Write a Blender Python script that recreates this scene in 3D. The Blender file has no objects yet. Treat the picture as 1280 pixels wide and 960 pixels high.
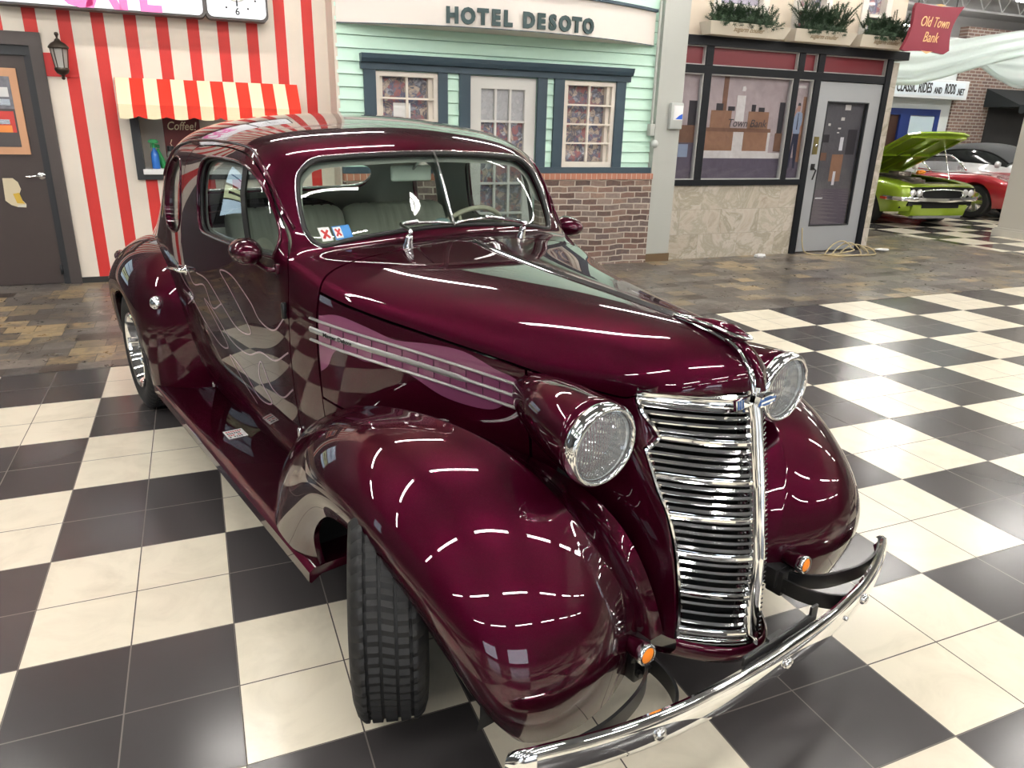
import math, random
import numpy as np

# ------------------------------------------------------------------ smooth surface through a net of points
def _basis(t):
    return np.stack([(1-t)**3/6, (3*t**3-6*t**2+4)/6, (-3*t**3+3*t**2+3*t+1)/6, t**3/6], -1)

class Surf:
    """cubic B-spline surface; net[nu][nv] of (x,y,z). sym: last row lies on y=0 and is mirrored there"""
    def __init__(self, net, comp=2, sym=False, w=1.0):
        P = np.array(net, float); self.sym = sym
        self.nu, self.nv = P.shape[:2]
        Cn = P.copy()
        U, V = np.meshgrid(np.arange(self.nu), np.arange(self.nv), indexing='ij')
        for _ in range(comp):
            self._ext(Cn)
            Cn = Cn + w*(P - self.ev(U.ravel(), V.ravel()).reshape(P.shape))
            if sym: Cn[:, -1, 1] = 0
        self._ext(Cn)
    def _ext(self, Cn):
        E = np.concatenate([2*Cn[:1]-Cn[1:2], Cn, 2*Cn[-1:]-Cn[-2:-1]], 0)
        last = 2*E[:, -1:]-E[:, -2:-1]
        if self.sym: last = E[:, -2:-1]*np.array([1, -1, 1.])
        self.E = np.concatenate([2*E[:, :1]-E[:, 1:2], E, last], 1)
    def ev(self, u, v):
        u = np.clip(np.asarray(u, float), 0, self.nu-1); v = np.clip(np.asarray(v, float), 0, self.nv-1)
        iu = np.minimum(u.astype(int), self.nu-2); iv = np.minimum(v.astype(int), self.nv-2)
        bu = _basis(u-iu); bv = _basis(v-iv)
        out = np.zeros(u.shape+(3,))
        for a in range(4):
            for b in range(4):
                out += (bu[..., a]*bv[..., b])[..., None]*self.E[iu+a, iv+b]
        return out
    def nrm(self, u, v):
        e = 1e-3
        du = self.ev(np.asarray(u)+e, v)-self.ev(np.asarray(u)-e, v)
        dv = self.ev(u, np.asarray(v)+e)-self.ev(u, np.asarray(v)-e)
        n = np.cross(du, dv); return n/(np.linalg.norm(n, axis=-1, keepdims=True)+1e-12)
    def locate(self, tgt, comps=(0, 2), urange=None, vrange=None):
        """(u,v) where the chosen two coordinates of the surface equal tgt"""
        ur = urange or (0, self.nu-1); vr = vrange or (0, self.nv-1)
        U, V = np.meshgrid(np.linspace(*ur, 90), np.linspace(*vr, 60), indexing='ij')
        if not hasattr(self, '_c') or self._k != (ur, vr):
            self._c = self.ev(U.ravel(), V.ravel()); self._k = (ur, vr)
        G = self._c; c = list(comps); res = []
        for t in np.atleast_2d(np.array(tgt, float)):
            i = np.argmin(((G[:, c]-t)**2).sum(1)); u, v = U.ravel()[i], V.ravel()[i]
            for _ in range(12):
                p = self.ev(u, v)[c]; e = 1e-4
                J = np.stack([(self.ev(u+e, v)[c]-p)/e, (self.ev(u, v+e)[c]-p)/e], 1)
                try: d = np.linalg.solve(J+np.eye(2)*1e-9, t-p)
                except Exception: break
                d = np.clip(d, -.4, .4); u = min(max(u+d[0], ur[0]), ur[1]); v = min(max(v+d[1], vr[0]), vr[1])
            res.append((u, v))
        return np.array(res)

def sdf(poly, pts):
    """signed distance to closed polygon, positive inside"""
    A = np.array(poly, float); B = np.roll(A, -1, 0); p = pts[:, None, :]
    d = B-A; t = np.clip(((p-A)*d).sum(-1)/((d*d).sum(-1)+1e-12), 0, 1)
    dist = np.sqrt((((A+t[..., None]*d)-p)**2).sum(-1)).min(1)
    y = pts[:, 1][:, None]; x = pts[:, 0][:, None]
    c = ((A[:, 1] > y) != (B[:, 1] > y)) & (x < (B[:, 0]-A[:, 0])*(y-A[:, 1])/(B[:, 1]-A[:, 1]+1e-12)+A[:, 0])
    return np.where(c.sum(1) % 2 == 1, dist, -dist)

def smooth_loop(pts, n=6, closed=True):
    """Catmull-Rom through points"""
    P = np.array(pts, float); m = len(P); out = []
    for i in range(m if closed else m-1):
        if closed: a, b, c, d = P[(i-1) % m], P[i], P[(i+1) % m], P[(i+2) % m]
        else:
            a = P[i-1] if i else 2*P[0]-P[1]; b = P[i]; c = P[i+1]; d = P[i+2] if i+2 < m else 2*P[-1]-P[-2]
        for k in range(n):
            t = k/n
            out.append(.5*((2*b)+(c-a)*t+(2*a-5*b+4*c-d)*t*t+(3*b-a-3*c+d)*t**3))
    if not closed: out.append(P[-1])
    return np.array(out)

def panel(S, ul, vl, clips=()):
    """grid of the surface cut by implicit functions g(uv,P)>0; returns verts, polys, uv"""
    U, V = np.meshgrid(ul, vl, indexing='ij'); nu, nv = U.shape
    uv = np.stack([U.ravel(), V.ravel()], 1); P = S.ev(uv[:, 0], uv[:, 1])
    idx = np.arange(nu*nv).reshape(nu, nv)
    polys = np.stack([idx[:-1, :-1], idx[1:, :-1], idx[1:, 1:], idx[:-1, 1:]], -1).reshape(-1, 4).tolist()
    for g in clips:
        val = g(uv, P); val = np.where(np.abs(val) < 1e-7, 1e-7, val)
        keep = []; cross = {}; el = []
        for p in polys:
            s = [val[i] > 0 for i in p]
            if all(s): keep.append(p); continue
            if not any(s): continue
            q = []
            for k in range(len(p)):
                a, b = p[k], p[(k+1) % len(p)]
                if s[k]: q.append(a)
                if s[k] != s[(k+1) % len(p)]:
                    key = (min(a, b), max(a, b))
                    if key not in cross: cross[key] = len(uv)+len(el); el.append(key)
                    q.append(cross[key])
            keep.append(q)
        if el:
            el = np.array(el); ua, ub = uv[el[:, 0]], uv[el[:, 1]]; ga, gb = val[el[:, 0]], val[el[:, 1]]
            lo = np.zeros(len(el)); hi = np.ones(len(el))
            for _ in range(14):
                mid = (lo+hi)/2; um = ua+(ub-ua)*mid[:, None]; gm = g(um, S.ev(um[:, 0], um[:, 1]))
                same = (gm > 0) == (ga > 0); lo = np.where(same, mid, lo); hi = np.where(same, hi, mid)
            um = ua+(ub-ua)*((lo+hi)/2)[:, None]
            uv = np.concatenate([uv, um]); P = np.concatenate([P, S.ev(um[:, 0], um[:, 1])])
        polys = [p for p in keep if len(p) > 2]
    return P, polys, uv

# ------------------------------------------------------------------ car surfaces (X forward from front axle, |Y| half, Z up)
BODY = [
 # nose, grille edge
 [(.515,.165,.28),(.49,.16,.45),(.445,.176,.65),(.388,.195,.82),(.338,.213,.940),(.42,.18,.955),(.475,.135,.966),(.515,.09,.971),(.54,.045,.974),(.548,0,.976)],
 [(.47,.18,.28),(.45,.175,.45),(.41,.192,.65),(.36,.215,.82),(.315,.225,.928),(.40,.19,.962),(.46,.145,.99),(.50,.095,1.012),(.52,.045,1.027),(.527,0,1.032)],
 [(.36,.20,.28),(.36,.205,.45),(.34,.222,.65),(.31,.235,.82),(.26,.245,.927),(.32,.218,.98),(.37,.172,1.025),(.405,.115,1.057),(.42,.055,1.075),(.425,0,1.082)],
 [(.22,.235,.29),(.22,.24,.45),(.22,.255,.65),(.20,.265,.83),(.17,.282,.932),(.18,.258,.99),(.21,.208,1.042),(.23,.14,1.08),(.24,.068,1.099),(.24,0,1.104)],
 [(0,.30,.33),(0,.31,.45),(0,.325,.65),(0,.34,.83),(0,.345,.952),(-.02,.318,1.015),(-.03,.258,1.067),(-.04,.178,1.100),(-.04,.088,1.117),(-.04,0,1.123)],
 [(-.30,.40,.33),(-.30,.42,.45),(-.30,.44,.65),(-.30,.45,.85),(-.30,.445,.982),(-.32,.41,1.042),(-.33,.335,1.088),(-.33,.23,1.118),(-.33,.115,1.134),(-.33,0,1.14)],
 [(-.58,.50,.33),(-.58,.54,.45),(-.58,.56,.65),(-.58,.568,.87),(-.58,.555,1.02),(-.60,.515,1.075),(-.61,.42,1.112),(-.61,.29,1.138),(-.61,.145,1.155),(-.61,0,1.161)],
 [(-.80,.57,.30),(-.80,.605,.45),(-.80,.628,.70),(-.80,.632,.93),(-.79,.615,1.06),(-.80,.575,1.115),(-.81,.49,1.143),(-.79,.35,1.162),(-.78,.18,1.177),(-.775,0,1.182)],
 [(-.93,.585,.29),(-.93,.625,.45),(-.93,.648,.70),(-.93,.654,.93),(-.92,.645,1.075),(-.91,.62,1.145),(-.90,.52,1.172),(-.865,.38,1.187),(-.84,.19,1.198),(-.832,0,1.203)],
 [(-1.04,.59,.29),(-1.04,.635,.45),(-1.04,.658,.70),(-1.04,.662,.93),(-1.03,.65,1.085),(-1.02,.652,1.20),(-.995,.597,1.285),(-.95,.42,1.325),(-.92,.20,1.34),(-.912,0,1.345)],
 [(-1.18,.595,.29),(-1.18,.642,.45),(-1.18,.668,.70),(-1.18,.672,.93),(-1.17,.67,1.09),(-1.16,.667,1.23),(-1.14,.632,1.388),(-1.08,.50,1.467),(-1.02,.24,1.481),(-1.0,0,1.485)],
 [(-1.40,.60,.29),(-1.40,.65,.45),(-1.40,.685,.70),(-1.40,.69,.93),(-1.40,.687,1.095),(-1.40,.677,1.245),(-1.38,.645,1.43),(-1.32,.52,1.532),(-1.22,.225,1.562),(-1.19,0,1.57)],
 [(-1.75,.60,.29),(-1.75,.66,.45),(-1.75,.70,.70),(-1.75,.705,.93),(-1.75,.695,1.10),(-1.75,.68,1.25),(-1.74,.642,1.43),(-1.70,.51,1.548),(-1.64,.23,1.597),(-1.62,0,1.605)],
 [(-2.08,.60,.29),(-2.08,.66,.45),(-2.08,.705,.70),(-2.08,.71,.93),(-2.08,.70,1.10),(-2.08,.68,1.25),(-2.08,.638,1.422),(-2.06,.495,1.54),(-2.05,.23,1.59),(-2.05,0,1.60)],
 [(-2.35,.58,.29),(-2.35,.64,.45),(-2.35,.695,.70),(-2.35,.705,.92),(-2.35,.695,1.085),(-2.35,.675,1.24),(-2.34,.632,1.405),(-2.33,.485,1.517),(-2.32,.22,1.565),(-2.32,0,1.575)],
 [(-2.58,.55,.29),(-2.58,.62,.45),(-2.58,.675,.70),(-2.58,.69,.90),(-2.57,.675,1.06),(-2.55,.635,1.20),(-2.51,.565,1.34),(-2.47,.41,1.435),(-2.46,.2,1.475),(-2.46,0,1.485)],
 [(-2.82,.53,.29),(-2.82,.60,.45),(-2.83,.65,.70),(-2.83,.66,.88),(-2.81,.64,1.01),(-2.77,.58,1.11),(-2.69,.49,1.21),(-2.61,.35,1.295),(-2.59,.17,1.33),(-2.59,0,1.34)],
 [(-3.12,.49,.29),(-3.12,.56,.45),(-3.14,.60,.67),(-3.14,.61,.84),(-3.12,.59,.95),(-3.06,.535,1.03),(-2.95,.45,1.09),(-2.83,.31,1.135),(-2.79,.16,1.155),(-2.79,0,1.16)],
 [(-3.52,.42,.29),(-3.54,.49,.45),(-3.56,.525,.62),(-3.56,.53,.75),(-3.54,.51,.86),(-3.50,.46,.945),(-3.46,.38,1.005),(-3.42,.27,1.042),(-3.40,.14,1.06),(-3.40,0,1.065)],
 [(-3.90,.34,.29),(-3.93,.39,.43),(-3.95,.42,.55),(-3.96,.41,.65),(-3.97,.38,.72),(-3.98,.33,.77),(-3.99,.27,.80),(-4.0,.19,.825),(-4.0,.10,.84),(-4.0,0,.845)],
 [(-4.02,.25,.30),(-4.08,.29,.38),(-4.10,.30,.45),(-4.11,.29,.50),(-4.12,.26,.54),(-4.12,.22,.56),(-4.13,.17,.575),(-4.13,.12,.585),(-4.13,.06,.59),(-4.13,0,.59)],
]
FFEN = [
 [(-.93,.60,.30),(-.92,.66,.30),(-.86,.72,.30),(-.76,.79,.30),(-.62,.84,.30),(-.45,.83,.28),(-.34,.80,.27)],
 [(-.90,.60,.44),(-.87,.67,.45),(-.79,.73,.46),(-.68,.79,.46),(-.54,.835,.44),(-.44,.84,.41),(-.345,.82,.385)],
 [(-.74,.58,.60),(-.71,.635,.61),(-.63,.69,.63),(-.53,.765,.62),(-.41,.825,.57),(-.34,.845,.53),(-.26,.825,.49)],
 [(-.45,.48,.69),(-.43,.53,.72),(-.39,.62,.755),(-.34,.74,.745),(-.27,.825,.67),(-.21,.85,.61),(-.15,.83,.555)],
 [(-.12,.37,.70),(-.09,.43,.74),(-.06,.55,.805),(-.03,.71,.80),(.0,.82,.70),(.01,.85,.62),(.03,.825,.555)],
 [(.15,.29,.67),(.18,.35,.70),(.24,.48,.765),(.27,.67,.755),(.25,.80,.65),(.22,.835,.57),(.18,.80,.50)],
 [(.36,.25,.60),(.38,.30,.60),(.42,.41,.60),(.48,.60,.61),(.45,.76,.53),(.39,.80,.46),(.31,.77,.39)],
 [(.46,.21,.43),(.47,.25,.43),(.48,.32,.42),(.59,.50,.43),(.57,.68,.38),(.49,.76,.33),(.40,.72,.275)],
 [(.49,.18,.29),(.48,.21,.28),(.47,.26,.27),(.54,.42,.23),(.54,.56,.205),(.50,.66,.20),(.44,.675,.20)],
]
RFEN = [
 [(-2.12,.60,.29),(-2.16,.68,.29),(-2.22,.76,.29),(-2.30,.82,.29),(-2.37,.84,.27),(-2.42,.825,.26)],
 [(-2.08,.63,.50),(-2.14,.71,.50),(-2.22,.79,.50),(-2.32,.845,.48),(-2.40,.86,.46),(-2.45,.84,.45)],
 [(-2.10,.65,.72),(-2.18,.73,.72),(-2.28,.81,.68),(-2.40,.86,.63),(-2.48,.87,.59),(-2.53,.85,.57)],
 [(-2.28,.65,.90),(-2.36,.72,.88),(-2.46,.81,.83),(-2.56,.865,.75),(-2.62,.875,.69),(-2.65,.855,.65)],
 [(-2.65,.62,.97),(-2.70,.69,.965),(-2.76,.80,.90),(-2.80,.865,.80),(-2.82,.875,.72),(-2.83,.855,.67)],
 [(-3.05,.57,.92),(-3.08,.65,.92),(-3.10,.77,.85),(-3.10,.85,.74),(-3.09,.865,.67),(-3.08,.845,.62)],
 [(-3.40,.49,.76),(-3.40,.59,.75),(-3.38,.73,.68),(-3.33,.82,.58),(-3.28,.84,.52),(-3.24,.82,.47)],
 [(-3.60,.44,.45),(-3.60,.54,.45),(-3.55,.69,.42),(-3.47,.79,.36),(-3.38,.80,.32),(-3.32,.79,.29)],
]
def _ridge(net):
    out = []
    for ci, c in enumerate(net):
        c = [np.array(p, float) for p in c]; k = [0, .3, .7, 1, 1, 1, 1, .9, .6][ci]
        i0, i1, i2, i3 = c[:4]
        v = i1+np.array([-.012, 0, -.020])*k; r = i2+np.array([.010, -.004, .012])*k
        a = r+(v-r)*.22+np.array([0, 0, -.004])*k; b = r+(i3-r)*.16+np.array([0, 0, -.002])*k
        out.append([i0, v, a, r, b]+c[3:])
    return out
SB = Surf(BODY, 2, True, .8); SF = Surf(_ridge(FFEN), 1, False, .8); SR = Surf(RFEN, 2)
import bpy, bmesh
from mathutils import Vector, Matrix
PI = math.pi
random.seed(7)
SC = bpy.context.scene
COL = SC.collection

# ------------------------------------------------------------------ objects
def link(o, parent=None):
    COL.objects.link(o)
    if parent is not None: o.parent = parent
    return o
def thing(name, label, cat, loc=(0, 0, 0), rotz=0, group=None):
    o = bpy.data.objects.new(name, None); o.empty_display_size = .1
    link(o); o.location = loc; o.rotation_euler = (0, 0, rotz)
    o['label'] = label; o['category'] = cat
    if group: o['group'] = group
    return o
def tag(o, label, cat, group=None, kind=None):
    o['label'] = label; o['category'] = cat
    if group: o['group'] = group
    if kind: o['kind'] = kind
    return o
def obj(name, bm, mats, parent=None, smooth=False, loc=None, rot=None, angle=None):
    me = bpy.data.meshes.new(name)
    if angle is not None:
        bm.normal_update()
        for e in bm.edges:
            if len(e.link_faces) == 2 and e.calc_face_angle(0) > angle: e.smooth = False
            elif len(e.link_faces) > 2: e.smooth = False
    bm.to_mesh(me); bm.free()
    if smooth or angle is not None:
        for p in me.polygons: p.use_smooth = True
    for m in (mats if isinstance(mats, (list, tuple)) else [mats]): me.materials.append(m)
    o = bpy.data.objects.new(name, me); link(o, parent)
    if loc is not None: o.location = loc
    if rot is not None: o.rotation_euler = rot
    return o
def struct(name, bm, mats, parent=None, **k):
    o = obj(name, bm, mats, parent, **k)
    if parent is None: o['kind'] = 'structure'
    return o

# ------------------------------------------------------------------ shapes
def box(bm, a, b, mi=0, M=None, bev=0):
    x0, y0, z0 = a; x1, y1, z1 = b
    vs = [bm.verts.new(p) for p in ((x0,y0,z0),(x1,y0,z0),(x1,y1,z0),(x0,y1,z0),(x0,y0,z1),(x1,y0,z1),(x1,y1,z1),(x0,y1,z1))]
    fs = [bm.faces.new([vs[i] for i in f]) for f in ((3,2,1,0),(4,5,6,7),(0,1,5,4),(1,2,6,5),(2,3,7,6),(3,0,4,7))]
    for f in fs: f.material_index = mi
    if (x1-x0)*(y1-y0)*(z1-z0) < 0: bmesh.ops.reverse_faces(bm, faces=fs)
    if bev:
        es = list({e for f in fs for e in f.edges})
        r = bmesh.ops.bevel(bm, geom=es, offset=bev, segments=2, affect='EDGES', profile=.5)
        vs = list({v for f in r['faces'] for v in f.verts} | {v for v in vs if v.is_valid})
    if M is not None: bmesh.ops.transform(bm, matrix=M, verts=vs)
    return vs
def prism(bm, pts, y0, y1, mi=0, axis='y', M=None):
    """closed polygon of (a,b) extruded along an axis. axis y: (a,b)->(x,z); x: (y,z); z: (x,y)"""
    f = {'y': lambda a, b, t: (a, t, b), 'x': lambda a, b, t: (t, a, b), 'z': lambda a, b, t: (a, b, t)}[axis]
    A = [bm.verts.new(f(a, b, y0)) for a, b in pts]; B = [bm.verts.new(f(a, b, y1)) for a, b in pts]
    n = len(pts); fs = []
    fs.append(bm.faces.new(A)); fs.append(bm.faces.new(B[::-1]))
    for i in range(n): fs.append(bm.faces.new([A[i], B[i], B[(i+1) % n], A[(i+1) % n]]))
    bmesh.ops.recalc_face_normals(bm, faces=fs)
    for q in fs: q.material_index = mi
    if M is not None: bmesh.ops.transform(bm, matrix=M, verts=A+B)
    return fs
def frames(path, closed=False, up=None):
    P = [Vector(p) for p in path]; n = len(P); out = []
    T = []
    for i in range(n):
        a = P[(i-1) % n] if (closed or i > 0) else P[i]; b = P[(i+1) % n] if (closed or i < n-1) else P[i]
        T.append((b-a).normalized())
    if up is not None:
        for t in T:
            u = Vector(up); s = t.cross(u).normalized(); out.append((s, s.cross(t).normalized()))
        return P, T, out
    r = T[0].orthogonal().normalized()
    for i, t in enumerate(T):
        if i: r = (T[i-1].rotation_difference(t)) @ r
        r = (r-t*r.dot(t)).normalized(); out.append((r, t.cross(r)))
    return P, T, out
def sweep(bm, path, prof, closed=False, up=None, scale=None, cap=True, mi=0, prof_closed=True):
    """profile list of (a,b) along path. frame: a along side, b along up"""
    P, T, Fm = frames(path, closed, up); rings = []
    for i, p in enumerate(P):
        s = scale[i] if scale is not None else 1
        if not isinstance(s, (tuple, list)): s = (s, s)
        rings.append([bm.verts.new(p+Fm[i][0]*a*s[0]+Fm[i][1]*b*s[1]) for a, b in prof])
    m = len(prof); n = len(P); fs = []
    for i in range(n if closed else n-1):
        A, B = rings[i], rings[(i+1) % n]
        for k in range(m if prof_closed else m-1):
            fs.append(bm.faces.new([A[k], A[(k+1) % m], B[(k+1) % m], B[k]]))
    if cap and not closed and prof_closed:
        fs.append(bm.faces.new(rings[0][::-1])); fs.append(bm.faces.new(rings[-1]))
    for f in fs: f.material_index = mi
    if prof_closed: bmesh.ops.recalc_face_normals(bm, faces=fs)
    return rings
def circ(r, n=8, r2=None): return [(r*math.cos(2*PI*k/n), (r2 or r)*math.sin(2*PI*k/n)) for k in range(n)]
def tube(bm, path, r, n=8, closed=False, mi=0, scale=None): return sweep(bm, path, circ(r, n), closed, None, scale, True, mi)
def lathe(bm, prof, n=32, M=None, mi=0, close=False, f=None):
    """prof: (r,h) revolved about z"""
    rings = []
    for r, h in prof:
        if r < 1e-6: rings.append([bm.verts.new((0, 0, h))])
        else: rings.append([bm.verts.new((r*math.cos(2*PI*k/n), r*math.sin(2*PI*k/n), h)) for k in range(n)])
    fs = []; R = rings+([rings[0]] if close else [])
    for A, B in zip(R[:-1], R[1:]):
        if len(A) == 1 and len(B) == 1: continue
        for k in range(n):
            k2 = (k+1) % n
            if len(A) == 1: fs.append(bm.faces.new([A[0], B[k], B[k2]]))
            elif len(B) == 1: fs.append(bm.faces.new([A[k], B[0], A[k2]]))
            else: fs.append(bm.faces.new([A[k], B[k], B[k2], A[k2]]))
    for q in fs: q.material_index = mi
    bmesh.ops.recalc_face_normals(bm, faces=fs)
    vs = [v for r in rings for v in r]
    if M is not None: bmesh.ops.transform(bm, matrix=M, verts=vs)
    return vs
def loft(bm, rings, closed=True, cap=True, mi=0):
    R = [[bm.verts.new(p) for p in r] for r in rings]; fs = []; m = len(R[0])
    for A, B in zip(R[:-1], R[1:]):
        for k in range(m if closed else m-1): fs.append(bm.faces.new([A[k], A[(k+1) % m], B[(k+1) % m], B[k]]))
    if cap and closed: fs += [bm.faces.new(R[0][::-1]), bm.faces.new(R[-1])]
    for f in fs: f.material_index = mi
    if closed: bmesh.ops.recalc_face_normals(bm, faces=fs)
    return R
def T(x=0, y=0, z=0): return Matrix.Translation((x, y, z))
def axis_to(d, loc=(0, 0, 0)):
    """matrix turning +z onto direction d, placed at loc"""
    return Matrix.Translation(loc) @ Vector((0, 0, 1)).rotation_difference(Vector(d).normalized()).to_matrix().to_4x4()
_F = {}
def text(name, s, size, mat, parent, loc, rot, ext=.002, bold=0, shear=0, ax='CENTER', sx=1, space=1, top=None):
    cu = bpy.data.curves.new('t', 'FONT'); cu.body = s; cu.size = size; cu.extrude = ext; cu.offset = bold
    cu.shear = shear; cu.align_x = ax; cu.align_y = 'CENTER'; cu.space_character = space; cu.resolution_u = 3
    t = bpy.data.objects.new('t', cu); COL.objects.link(t); dg = bpy.context.evaluated_depsgraph_get()
    me = bpy.data.meshes.new_from_object(t.evaluated_get(dg)); bpy.data.objects.remove(t)
    me.materials.clear(); me.materials.append(mat); me.name = name
    if sx != 1: me.transform(Matrix.Diagonal((sx, 1, 1, 1)))
    o = bpy.data.objects.new(name, me); link(o, parent); o.location = loc; o.rotation_euler = rot
    return o

# ------------------------------------------------------------------ materials
def rgb(h):
    h = h.lstrip('#'); c = [int(h[i:i+2], 16)/255 for i in (0, 2, 4)]
    return tuple(x/12.92 if x < .04045 else ((x+.055)/1.055)**2.4 for x in c)+(1,)
def mat(name, col, rough=.5, metal=0, coat=0, spec=.5, emit=None, es=1, trans=0, alpha=1, ior=1.45, cr=.03):
    m = bpy.data.materials.new(name); m.use_nodes = True; b = m.node_tree.nodes['Principled BSDF']
    c = rgb(col) if isinstance(col, str) else tuple(col)+((1,) if len(col) == 3 else ())
    b.inputs['Base Color'].default_value = c; b.inputs['Roughness'].default_value = rough
    b.inputs['Metallic'].default_value = metal; b.inputs['Coat Weight'].default_value = coat
    b.inputs['Coat Roughness'].default_value = cr; b.inputs['Specular IOR Level'].default_value = spec
    b.inputs['Transmission Weight'].default_value = trans; b.inputs['IOR'].default_value = ior; b.inputs['Alpha'].default_value = alpha
    if emit:
        b.inputs['Emission Color'].default_value = rgb(emit) if isinstance(emit, str) else emit
        b.inputs['Emission Strength'].default_value = es
    m.diffuse_color = c
    return m
class N:
    """tiny node helper"""
    def __init__(s, m): s.m = m; s.t = m.node_tree; s.b = s.t.nodes['Principled BSDF']
    def n(s, typ, **k):
        x = s.t.nodes.new(typ)
        for a, v in k.items(): setattr(x, a, v)
        return x
    def l(s, a, b): s.t.links.new(a, b)
    def co(s, kind='Object', scale=(1, 1, 1), rot=(0, 0, 0), loc=(0, 0, 0)):
        c = s.n('ShaderNodeTexCoord'); mp = s.n('ShaderNodeMapping'); s.l(c.outputs[kind], mp.inputs[0])
        mp.inputs['Scale'].default_value = scale; mp.inputs['Rotation'].default_value = rot; mp.inputs['Location'].default_value = loc
        return mp.outputs[0]
    def noise(s, v, scale, det=4, rough=.6, dist=0):
        x = s.n('ShaderNodeTexNoise'); x.inputs['Scale'].default_value = scale; x.inputs['Detail'].default_value = det
        x.inputs['Roughness'].default_value = rough; x.inputs['Distortion'].default_value = dist; s.l(v, x.inputs['Vector']); return x
    def ramp(s, f, stops, const=False):
        x = s.n('ShaderNodeValToRGB'); e = x.color_ramp.elements
        if const: x.color_ramp.interpolation = 'CONSTANT'
        while len(e) < len(stops): e.new(.5)
        for i, (p, c) in enumerate(stops): e[i].position = p; e[i].color = rgb(c) if isinstance(c, str) else c
        s.l(f, x.inputs[0]); return x.outputs[0]
    def mix(s, f, a, b, mode='MIX'):
        x = s.n('ShaderNodeMix', data_type='RGBA', blend_type=mode)
        for i, v in ((0, f), (6, a), (7, b)):
            if hasattr(v, 'is_linked') or hasattr(v, 'links'): s.l(v, x.inputs[i])
            else: x.inputs[i].default_value = rgb(v) if isinstance(v, str) else (tuple(v)+(1,) if isinstance(v, tuple) and len(v) == 3 else v)
        return x.outputs[2]
    def math(s, op, a, b=0, c=0):
        x = s.n('ShaderNodeMath', operation=op)
        for i, v in enumerate((a, b, c)):
            if hasattr(v, 'links'): s.l(v, x.inputs[i])
            else: x.inputs[i].default_value = v
        return x.outputs[0]
    def bump(s, h, st=.2, d=.01):
        x = s.n('ShaderNodeBump'); x.inputs['Strength'].default_value = st; x.inputs['Distance'].default_value = d
        s.l(h, x.inputs['Height']); s.l(x.outputs[0], s.b.inputs['Normal']); return x
    def base(s, c): s.l(c, s.b.inputs['Base Color'])
def noisy(m, c2, scale=5, amount=.5, bump=0, bscale=None, det=5, dist=0):
    k = N(m); v = k.co(); nz = k.noise(v, scale, det, .6, dist)
    c1 = tuple(m.node_tree.nodes['Principled BSDF'].inputs['Base Color'].default_value)
    k.base(k.mix(k.math('MULTIPLY', nz.outputs[0], amount), c1, rgb(c2) if isinstance(c2, str) else c2))
    if bump: k.bump(k.noise(v, bscale or scale*4, 4).outputs[0], bump, .03)
    return m
CR = [(0.9226901972542194, -0.3847918024203477, 0.02404305889586069), (0.10800819929376637, 0.3178496146074945, 0.9419691350459342), (0.37010407830269554, 0.8665488395260634, -0.3348373932817912)]
CP = (0.6494938799284079, -4.638130498822373, 1.5784756536981102)
EXPO = 0.5; TUBE = 62; LZ = 4.7
LX = [-6.5, -2.6, 1.3, 5.2, 9.1, 13.0, 16.9, 20.8, 25.0]; LY = [-12.2, -8.2, -4.6, -1.2, 1.9, 5.4, 9.0, 13.5]
GPOS = (13.05, 5.65, 0); GANG = -98; RPOS = (15.95, 5.9, 0); RANG = -80; BPOS = (18.15, 5.4, 0); BANG = -81
# ================================================================== THE CAR
M = {}
M['paint'] = mat('maroon_metallic_paint', (.098, .0035, .024), .38, .72, 1, .3, cr=.01)
k = N(M['paint']); v = k.co(); fl = k.noise(v, 900, 2, .5)
k.b.inputs['Specular Tint'].default_value = (.22, .012, .055, 1)
k.base(k.mix(k.ramp(fl.outputs[0], [(.45, (0, 0, 0, 1)), (.75, (1, 1, 1, 1))]), (.040, .001, .0088, 1), (.092, .003, .024, 1)))
M['flame'] = mat('lilac_flame_paint', (.21, .055, .125), .4, .2, 1, cr=.02)
M['ghost'] = mat('ghost_line_paint', (.34, .24, .28), .4, .3, 1)
M['chrome'] = mat('chrome', (.86, .87, .88), .06, 1)
M['chrome2'] = mat('brushed_chrome', (.7, .7, .7), .18, 1)
M['strip'] = mat('satin_trim', (.50, .50, .49), .3, .8)
M['black'] = mat('black_iron', (.012, .012, .013), .35)
M['dark'] = mat('dark_underside', (.006, .006, .006), .8)
M['rubber'] = mat('tyre_rubber', (.011, .011, .012), .6)
M['seal'] = mat('window_rubber', (.01, .01, .01), .5)
def glassmat(name, tint=(.9, .95, .93), f0=.04, rough=0.0):
    m = bpy.data.materials.new(name); m.use_nodes = True; t = m.node_tree; t.nodes.clear()
    o = t.nodes.new('ShaderNodeOutputMaterial'); mx = t.nodes.new('ShaderNodeMixShader'); tr = t.nodes.new('ShaderNodeBsdfTransparent')
    gl = t.nodes.new('ShaderNodeBsdfGlossy'); lw = t.nodes.new('ShaderNodeLayerWeight'); lw.inputs['Blend'].default_value = .5
    pw = t.nodes.new('ShaderNodeMath'); pw.operation = 'POWER'; pw.inputs[1].default_value = 4.5; ma = t.nodes.new('ShaderNodeMath'); ma.operation = 'MULTIPLY_ADD'; ma.inputs[1].default_value = 1-f0; ma.inputs[2].default_value = f0
    tr.inputs[0].default_value = tint+(1,); gl.inputs['Roughness'].default_value = rough
    t.links.new(lw.outputs['Facing'], pw.inputs[0]); t.links.new(pw.outputs[0], ma.inputs[0]); t.links.new(ma.outputs[0], mx.inputs[0])
    t.links.new(tr.outputs[0], mx.inputs[1]); t.links.new(gl.outputs[0], mx.inputs[2]); t.links.new(mx.outputs[0], o.inputs[0]); return m
M['glass'] = glassmat('window_glass', (.86, .93, .90), .045)
M['sideglass'] = glassmat('side_window_glass', (.62, .68, .67), .16)
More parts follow.
